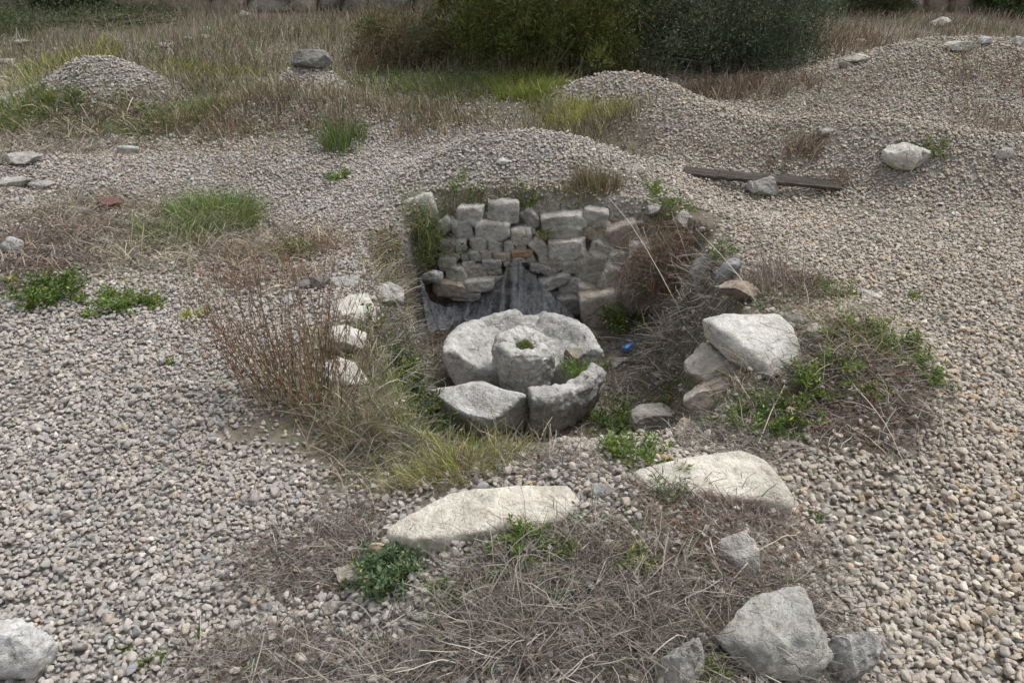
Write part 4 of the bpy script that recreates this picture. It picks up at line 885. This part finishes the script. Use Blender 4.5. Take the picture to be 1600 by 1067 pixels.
weed(640, 600, 90, 90, 1500, DKGREEN, 'dark green weeds in the shade left of the millstone', (0.022, 0.010), stems=34)
weed(618, 548, 80, 70, 800, DKGREEN, 'dark green weeds under dead stems at the far left of the pit', (0.022, 0.010), stems=22)
weed(985, 500, 110, 50, 1100, DKGREEN + GREEN, 'dark green weeds at the foot of the wall right end', (0.022, 0.010), stems=30, Y=5.2)
weed(960, 645, 70, 80, 900, DKGREEN + GREEN, 'green weeds beside the upright millstone fragment', (0.02, 0.009), stems=26)
weed(985, 705, 110, 60, 900, GREEN, 'green weeds on the pit floor behind the humped slab', (0.02, 0.008), stems=26)
weed(905, 580, 80, 34, 600, GREEN, 'bright green grassy weed inside the mill basin', (0.03, 0.005), stems=22, Y=4.22)
weed(1040, 620, 60, 40, 350, GREEN, 'green weeds on the pit floor below the stacked boulders', (0.02, 0.008), stems=14)
weed(722, 325, 60, 40, 350, GREEN, 'grassy green weed on the left top of the wall', (0.045, 0.005), stems=16)
weed(825, 305, 40, 26, 220, GREEN, 'small grassy weed above the middle of the wall', (0.035, 0.005), stems=10)
weed(725, 392, 14, 20, 60, DKGREEN, 'tiny weed growing from a joint at the wall left', (0.016, 0.007), stems=4, Y=5.50)
weed(851, 368, 18, 26, 160, OLIVE, 'olive moss plant in the dark joint beside the long wall stones', (0.012, 0.008), stems=8, Y=5.52)

tuft(540, 228, 62, 46, 900, (0.22, 0.42), GREEN + DKGREEN, 'tall dark green grass clump on the gravel behind the mound', width=0.0045, lean=(0.0, 0.35))
tuft(535, 215, 60, 30, 50, (0.5, 0.8), RUST + BROWN, 'thin tall reddish stalks rising from the dark green grass clump', width=0.0045, lean=(0.0, 0.15), bend=(0, 0.1), mt=M_DRY, name='dry_stalks', cat='stalks')
tuft(345, 345, 120, 60, 3600, (0.14, 0.30), GREEN + [(0.16, 0.24, 0.045)], 'lush bright green grass patch in the left hollow', width=0.0045)
tuft(280, 372, 110, 44, 1500, (0.10, 0.24), GREEN + DKGREEN, 'darker green grass patch at the left of the bright patch', width=0.0045)
tuft(920, 178, 130, 60, 4500, (0.12, 0.26), LIME, 'lime yellow grass patch on the slope behind the mound', width=0.0055)
tuft(815, 150, 140, 54, 4500, (0.12, 0.26), GREEN + LIME, 'green grass patch left of the lime yellow grass', width=0.0055)
tuft(690, 142, 180, 30, 2000, (0.10, 0.24), GREEN + OLIVE, 'low green grass before the low brownish bush', width=0.0055)
tuft(300, 185, 120, 30, 1500, (0.10, 0.22), GREEN + OLIVE, 'green grass strip on the left slope', width=0.0055)
tuft(220, 205, 110, 22, 900, (0.08, 0.18), OLIVE + GREEN, 'olive grass strip below the left mound', width=0.0055)
tuft(95, 158, 80, 26, 700, (0.12, 0.24), GREEN, 'green grass clump on the left slope', width=0.008)
tuft(30, 185, 90, 60, 1500, (0.12, 0.26), OLIVE + GREEN, 'olive green grass at the left margin', width=0.008)
tuft(150, 88, 130, 26, 1500, (0.15, 0.30), OLIVE + LIME, 'pale yellow green grass behind the left mound', width=0.009)
tuft(300, 118, 170, 22, 1500, (0.12, 0.25), OLIVE + LIME, 'pale green grass between the left mounds', width=0.009)
tuft(935, 300, 90, 30, 1000, (0.06, 0.24), BROWN + OLIVE + STRAW, 'brown upright grass on the mound above the wall', width=0.0045, mt=M_DRY, lean=(0, 0.35), bend=(0, 0.5))
tuft(1228, 468, 90, 26, 46, (0.3, 0.62), [(0.17, 0.14, 0.12), (0.22, 0.18, 0.15)], 'clump of bare dark twigs standing behind the large flat white boulder', name='twig_clump', cat='twigs', width=0.006, lean=(0.0, 0.7), bend=(0, 0.4), mt=M_DRY)
tuft(1240, 250, 80, 46, 900, (0.10, 0.24), RUST + STRAW, 'dark brown dead grass behind the plank', width=0.005, mt=M_DRY)
tuft(1290, 292, 60, 24, 400, (0.06, 0.16), RUST + STRAW, 'brown dead grass at the buried end of the plank', width=0.005, mt=M_DRY)
tuft(710, 700, 230, 80, 3000, (0.10, 0.24), OLIVE + LIME + GREEN, 'yellow green grass on the pit floor before the millstone', width=0.0032)
tuft(720, 738, 240, 44, 1800, (0.06, 0.18), OLIVE + LIME + STRAW, 'sparse yellow green grass between the millstone and the long cream slab', width=0.003)
tuft(560, 690, 90, 50, 900, (0.08, 0.20), OLIVE + STRAW, 'olive grass at the left front rim of the pit', width=0.0032)

b_ = Bag(); n = 1500; cc = atY(655, 372, 5.56)
rt = np.array(cc) + RNG.normal(size=(n, 3)) * np.array([0.095, 0.05, 0.13])
b_.add(*strands(rt, RNG.uniform(0, 6.28, n), RNG.uniform(0.06, 0.20, n), RNG.uniform(0.2, 2.2, n), RNG.uniform(0.2, 1.2, n), 0.004, pick(OLIVE + GREEN + DKGREEN + STRAW[:2], n), 3, 0.3))
o = b_.build('hanging_grass', M_LEAF, None, tuple(cc)); tag(o, 'curtain of olive and brown grass hanging beside the left end of the wall', 'grass')
# ------------------------------------------------------------------ dead brush on the overgrown wall end
b_ = Bag(); n = 5200; cc = atY(1038, 420, 5.22)
rt = np.array(cc) + RNG.normal(size=(n, 3)) * np.array([0.15, 0.09, 0.13])
b_.add(*strands(rt, RNG.uniform(0, 6.28, n), RNG.uniform(0.06, 0.22, n), RNG.uniform(0.3, 2.6, n), RNG.normal(size=n) * 0.6, 0.003, pick(DEAD + BROWN + BROWN + RUST[:1], n), 3, 0.4))
o = b_.build('dead_brush', M_DRY, None, tuple(cc)); tag(o, 'mass of reddish brown dead brush over the right end of the wall', 'brush')

# ------------------------------------------------------------------ dry litter (nobody could count it)
def litter(name, specs, label, mt=None):
    b = Bag()
    for (px, py, wp, hp, n, lh, pal, lean, bend, wd, lift) in specs:
        z_ = zone(px, py, wp, hp); r = in_zone(z_, n, 0.7, seed=px * 0.31); k = len(r); r[:, 2] += RNG.uniform(0, lift, k)
        b.add(*strands(r, RNG.uniform(0, 6.28, k), RNG.uniform(lh[0], lh[1], k) * RNG.uniform(0.5, 1, k), RNG.uniform(*lean, k), RNG.uniform(*bend, k), wd * RNG.uniform(0.7, 1.3, k) ** 3, pick(pal, k), 4, 0.22, clamp=0.004, taper=0.5))
        m = k // 5
        if m and ppm((z_[0], z_[1], 0)) > 200:
            q = r[RNG.integers(0, k, m)] + np.array([0, 0, 0.008]); q[:, :2] += RNG.normal(size=(m, 2)) * 0.02; q[:, 2] = T(q[:, 0], q[:, 1]) + RNG.uniform(0.004, 0.03, m)
            dd = RNG.normal(size=(m, 3)); dd[:, 2] *= 0.3; b.add(*leaves(q, dd, RNG.uniform(0.008, 0.03, m), RNG.uniform(0.004, 0.012, m), pick(DEAD + BROWN + RUST, m)))
    o = b.build(name, mt or M_DRY); tag(o, label, kind='stuff'); return o
FLAT, ARC, UP = ((0.9, 1.75), (-0.3, 0.9)), ((0.3, 1.2), (0.3, 1.6)), ((0.0, 0.5), (0.0, 0.7))
litter('dry_litter', [
    (980, 960, 720, 290, 16000, (0.05, 0.22), DEAD, *FLAT, 0.0021, 0.03), (990, 975, 620, 260, 3400, (0.10, 0.30), DEAD, *ARC, 0.0020, 0.01), (1140, 830, 330, 170, 4200, (0.06, 0.2), DEAD + RUST, *FLAT, 0.0020, 0.03),
    (1180, 830, 260, 160, 1500, (0.06, 0.16), DEAD, *ARC, 0.0018, 0.01), (680, 1040, 760, 100, 9000, (0.06, 0.24), DEAD, *FLAT, 0.0022, 0.02), (480, 880, 240, 120, 8000, (0.04, 0.16), DEAD, *FLAT, 0.0018, 0.02),
    (420, 1040, 320, 80, 5500, (0.05, 0.2), DEAD, *FLAT, 0.0018, 0.015), (1050, 900, 420, 160, 3500, (0.03, 0.10), RUST, *FLAT, 0.0022, 0.02), (1310, 615, 370, 260, 11000, (0.06, 0.22), DEAD, *FLAT, 0.0022, 0.03),
    (1340, 620, 260, 160, 6500, (0.03, 0.10), RUST + DEAD[:1], *FLAT, 0.0026, 0.03), (1300, 560, 320, 160, 3200, (0.10, 0.30), STRAW, *ARC, 0.0022, 0.01), (1130, 690, 200, 90, 3800, (0.06, 0.2), DEAD, *FLAT, 0.0022, 0.02),
    (1215, 450, 170, 70, 2600, (0.08, 0.26), RUST + DEAD, *ARC, 0.0026, 0.02), (1040, 580, 180, 160, 5500, (0.08, 0.28), DEAD, *FLAT, 0.0026, 0.03), (1060, 500, 120, 60, 900, (0.15, 0.40), DEAD, *FLAT, 0.0030, 0.08),
    (880, 735, 260, 50, 2600, (0.06, 0.22), DEAD, *FLAT, 0.0022, 0.02), (710, 695, 330, 110, 5500, (0.06, 0.24), DEAD + STRAW, *ARC, 0.0022, 0.02), (600, 700, 170, 80, 2200, (0.08, 0.26), DEAD, *FLAT, 0.0022, 0.02),
    (615, 410, 60, 110, 3500, (0.06, 0.2), DEAD + STRAW + OLIVE, *ARC, 0.003, 0.02), (598, 440, 50, 60, 1200, (0.06, 0.2), STRAW + OLIVE, *ARC, 0.003, 0.02),
    (560, 790, 140, 70, 1200, (0.05, 0.18), DEAD, *FLAT, 0.0018, 0.01), (640, 530, 90, 80, 1500, (0.12, 0.34), DEAD, (0.6, 1.6), (0, 1.0), 0.0030, 0.10), (625, 575, 100, 130, 2600, (0.10, 0.28), DEAD, *ARC, 0.0026, 0.03),
    (540, 660, 130, 60, 700, (0.15, 0.40), STRAW + DEAD, *ARC, 0.0024, 0.02), (720, 560, 60, 60, 500, (0.05, 0.16), BROWN, *ARC, 0.0028, 0.02), (810, 560, 300, 60, 500, (0.04, 0.12), DEAD, *FLAT, 0.0026, 0.01),
], 'tangled grey dead stems lying over the mounds and the pit')
litter('dry_grass', [
    (190, 130, 430, 70, 9000, (0.08, 0.26), STRAW + DEAD + OLIVE, *UP, 0.006, 0.0), (430, 120, 320, 40, 4500, (0.08, 0.26), STRAW + OLIVE, *UP, 0.006, 0.0), (640, 165, 300, 60, 5000, (0.06, 0.20), STRAW + OLIVE + DEAD, *UP, 0.005, 0.0),
    (330, 215, 420, 70, 4500, (0.05, 0.18), STRAW + RUST + OLIVE, *ARC, 0.004, 0.0), (1000, 150, 200, 60, 2200, (0.06, 0.22), STRAW + DEAD, *UP, 0.005, 0.0), (1560, 120, 160, 80, 1200, (0.06, 0.20), STRAW + RUST, *UP, 0.005, 0.0),
    (1330, 150, 300, 40, 700, (0.05, 0.16), STRAW, *UP, 0.005, 0.0), (80, 320, 220, 80, 3500, (0.05, 0.18), DEAD + STRAW, *ARC, 0.004, 0.0),
    (160, 365, 340, 150, 12000, (0.06, 0.22), DEAD + STRAW, *ARC, 0.0036, 0.01), (60, 400, 190, 140, 8000, (0.05, 0.18), RUST + DEAD, *ARC, 0.0040, 0.02), (330, 385, 270, 110, 5500, (0.10, 0.34), STRAW + DEAD, *ARC, 0.0034, 0.01),
    (430, 420, 220, 90, 5000, (0.08, 0.28), STRAW + RUST, *ARC, 0.0032, 0.01), (60, 230, 270, 120, 7000, (0.08, 0.26), STRAW + DEAD, *ARC, 0.005, 0.01), (150, 175, 360, 90, 8500, (0.08, 0.26), STRAW + DEAD + OLIVE, *ARC, 0.006, 0.01),
    (410, 185, 320, 70, 3500, (0.06, 0.20), STRAW + RUST, *UP, 0.005, 0.0), (470, 150, 270, 34, 2500, (0.06, 0.22), STRAW, *UP, 0.006, 0.0), (650, 195, 260, 60, 4500, (0.06, 0.22), STRAW + RUST + OLIVE, *UP, 0.005, 0.0),
    (880, 190, 270, 90, 9000, (0.08, 0.28), STRAW + DEAD + OLIVE, *UP, 0.005, 0.0), (1160, 146, 270, 34, 2800, (0.08, 0.26), STRAW + RUST, *UP, 0.006, 0.0), (1540, 190, 150, 120, 2600, (0.06, 0.22), STRAW + RUST, *UP, 0.005, 0.0),
    (1430, 110, 300, 60, 700, (0.06, 0.20), STRAW, *UP, 0.006, 0.0), (1100, 240, 300, 80, 500, (0.06, 0.16), STRAW, *ARC, 0.004, 0.0), (300, 260, 520, 90, 3200, (0.05, 0.16), STRAW + RUST, *ARC, 0.004, 0.0),
    (800, 312, 320, 16, 900, (0.04, 0.14), STRAW + OLIVE + RUST, *ARC, 0.0035, 0.0), (1180, 225, 260, 50, 450, (0.05, 0.18), STRAW + RUST, *UP, 0.004, 0.0), (620, 105, 300, 24, 800, (0.12, 0.38), STRAW, (0, .25), (0, .4), 0.008, 0.0),
    (900, 112, 420, 20, 1300, (0.12, 0.42), STRAW, (0, .25), (0, .4), 0.008, 0.0), (1130, 112, 300, 20, 1000, (0.1, 0.34), STRAW + DEAD, (0, .25), (0, .4), 0.008, 0.0),
], 'dry straw coloured grass between the gravel mounds')
litter('green_grass', [
    (950, 920, 620, 250, 3600, (0.03, 0.12), GREEN + OLIVE, *ARC, 0.0024, 0.0), (690, 690, 330, 100, 3600, (0.05, 0.18), GREEN + OLIVE + LIME[:1], *ARC, 0.0026, 0.0), (1310, 560, 360, 200, 4200, (0.03, 0.12), GREEN, *ARC, 0.0028, 0.0),
    (1000, 650, 150, 150, 2200, (0.04, 0.14), GREEN + DKGREEN, *ARC, 0.0028, 0.0), (330, 190, 420, 70, 3200, (0.05, 0.16), GREEN + OLIVE, *UP, 0.005, 0.0), (650, 140, 420, 50, 4200, (0.05, 0.18), GREEN + OLIVE, *UP, 0.006, 0.0),
    (90, 160, 260, 80, 2600, (0.05, 0.18), GREEN + OLIVE, *UP, 0.006, 0.0), (260, 455, 420, 50, 900, (0.02, 0.08), GREEN, *ARC, 0.004, 0.0), (300, 375, 260, 90, 1600, (0.05, 0.18), GREEN + OLIVE, *ARC, 0.004, 0.0),
    (640, 590, 110, 150, 1400, (0.05, 0.16), DKGREEN + GREEN, *ARC, 0.003, 0.0), (800, 312, 330, 18, 600, (0.03, 0.12), GREEN + OLIVE, *ARC, 0.0034, 0.0), (1040, 345, 110, 70, 900, (0.04, 0.12), GREEN, *ARC, 0.0034, 0.0), (500, 1045, 500, 50, 500, (0.02, 0.08), GREEN, *ARC, 0.002, 0.0),
], 'short green grass sprouting among the dry growth', M_LEAF)
b_ = Bag()
def field(x0, x1, y0, y1, n, lh, pal, wd):
    x = RNG.uniform(x0, x1, n); y = RNG.uniform(y0, y1, n); k = fbm2(x, y, 0.9, 3, 5.5) + RNG.uniform(-0.5, 0.5, n) > -0.15; x, y = x[k], y[k]; n = len(x)
    b_.add(*strands(np.stack([x, y, T(x, y)], 1), RNG.normal(size=n) * 1.6 + 0.2, RNG.uniform(*lh, n), RNG.uniform(0, 0.5, n), RNG.uniform(0, 0.9, n), wd * RNG.uniform(0.6, 1.4, n), pick(pal, n), 3, 0.1))
field(-10.5, -0.6, 10.0, 14.4, 26000, (0.06, 0.26), STRAW + DEAD + RUST[:1] + OLIVE[:1], 0.007)
field(-10.5, 0, 9.6, 13, 8000, (0.08, 0.2), OLIVE + GREEN, 0.008)
field(-0.6, 3.2, 11.4, 14.4, 6000, (0.15, 0.4), STRAW + DEAD, 0.009)
field(3.0, 11.5, 11.6, 14.4, 13000, (0.05, 0.22), STRAW + STRAW + RUST + DEAD + OLIVE, 0.008)
field(3.0, 5.2, 10.6, 12.5, 4000, (0.10, 0.40), RUST + STRAW, 0.008)
o = b_.build('dry_field_grass', M_DRY); tag(o, 'brown dry grass filling the distance up to the terrace wall', kind='stuff')

# long pale stalks that arch over the right mound and the near mound
def stalk(pts, label, wd=0.005, col_=(0.46, 0.40, 0.30)):
    pts = [Vector(p) for p in pts]; b = bmesh.new(); rings = []; n = len(pts)
    for k, p in enumerate(pts):
        t = (pts[min(k + 1, n - 1)] - pts[max(k - 1, 0)]).normalized(); u = t.orthogonal().normalized(); v = t.cross(u); r = wd * 0.5 * (1 - 0.6 * k / n)
        rings.append([b.verts.new(p - pts[0] + u * r * math.cos(a) + v * r * math.sin(a)) for a in (0, 1.57, 3.14, 4.71)])
    for q0, q1 in zip(rings, rings[1:]):
        for k in range(4): b.faces.new((q0[k], q0[(k + 1) % 4], q1[(k + 1) % 4], q1[k]))
    me = bpy.data.meshes.new('dry_stalk'); b.to_mesh(me); b.free()
    a = me.attributes.new('col', 'FLOAT_COLOR', 'POINT'); a.data.foreach_set('color', np.tile(np.array([*col_, 1], np.float32), len(me.vertices)))
    o = link('dry_stalk', me, M_DRY); o.location = pts[0]; tag(o, label, 'stalk', 'long pale stalks'); return o
def arch(a, b, h, n=10, jit=0.006):
    a, b = Vector(a), Vector(b); out = []
    for k in range(n + 1):
        t = k / n; p = a.lerp(b, t); p.z = max(a.z * (1 - t) + b.z * t + 4 * h * t * (1 - t), Tz(p.x, p.y) + 0.004) ; p += Vector((random.uniform(-jit, jit), random.uniform(-jit, jit), 0)); out.append(p)
    return out
stalk(arch(hit(1180, 705), atY(1275, 515, 3.75), 0.10), 'long pale stalk leaning against the large flat white boulder')
stalk(arch(hit(1300, 570), hit(1432, 760), 0.06), 'long pale stalk hanging down the right mound toward the gravel')
stalk(arch(hit(1300, 655), hit(1412, 742), 0.04), 'short pale stalk low on the right mound')
stalk(arch(hit(1395, 500), hit(1500, 610), 0.05), 'pale stalk on the outer edge of the right mound')
stalk(arch(hit(1130, 925), hit(1262, 845), 0.10), 'long pale stalk arching above the big faceted boulder')
stalk(arch(atY(1268, 480, 4.7), atY(1240, 322, 5.1), 0.02), 'pale upright bent stalk behind the right rim', 0.006)
stalk(arch(atY(1090, 455, 5.0), atY(1048, 330, 5.2), 0.03), 'bleached twig rising from the brown brush', 0.008)
stalk(arch(hit(1070, 505), atY(950, 310, 5.5), 0.08), 'long tan stem arching over the right wall end', 0.006)
stalk(arch(hit(480, 680), atY(312, 420, 3.6), 0.05), 'long reddish stem leaning left from the brown shrub', 0.006, (0.20, 0.12, 0.08))
stalk(arch(hit(385, 640), hit(600, 700), 0.06), 'pale stalk lying across the foot of the brown shrub', 0.005)
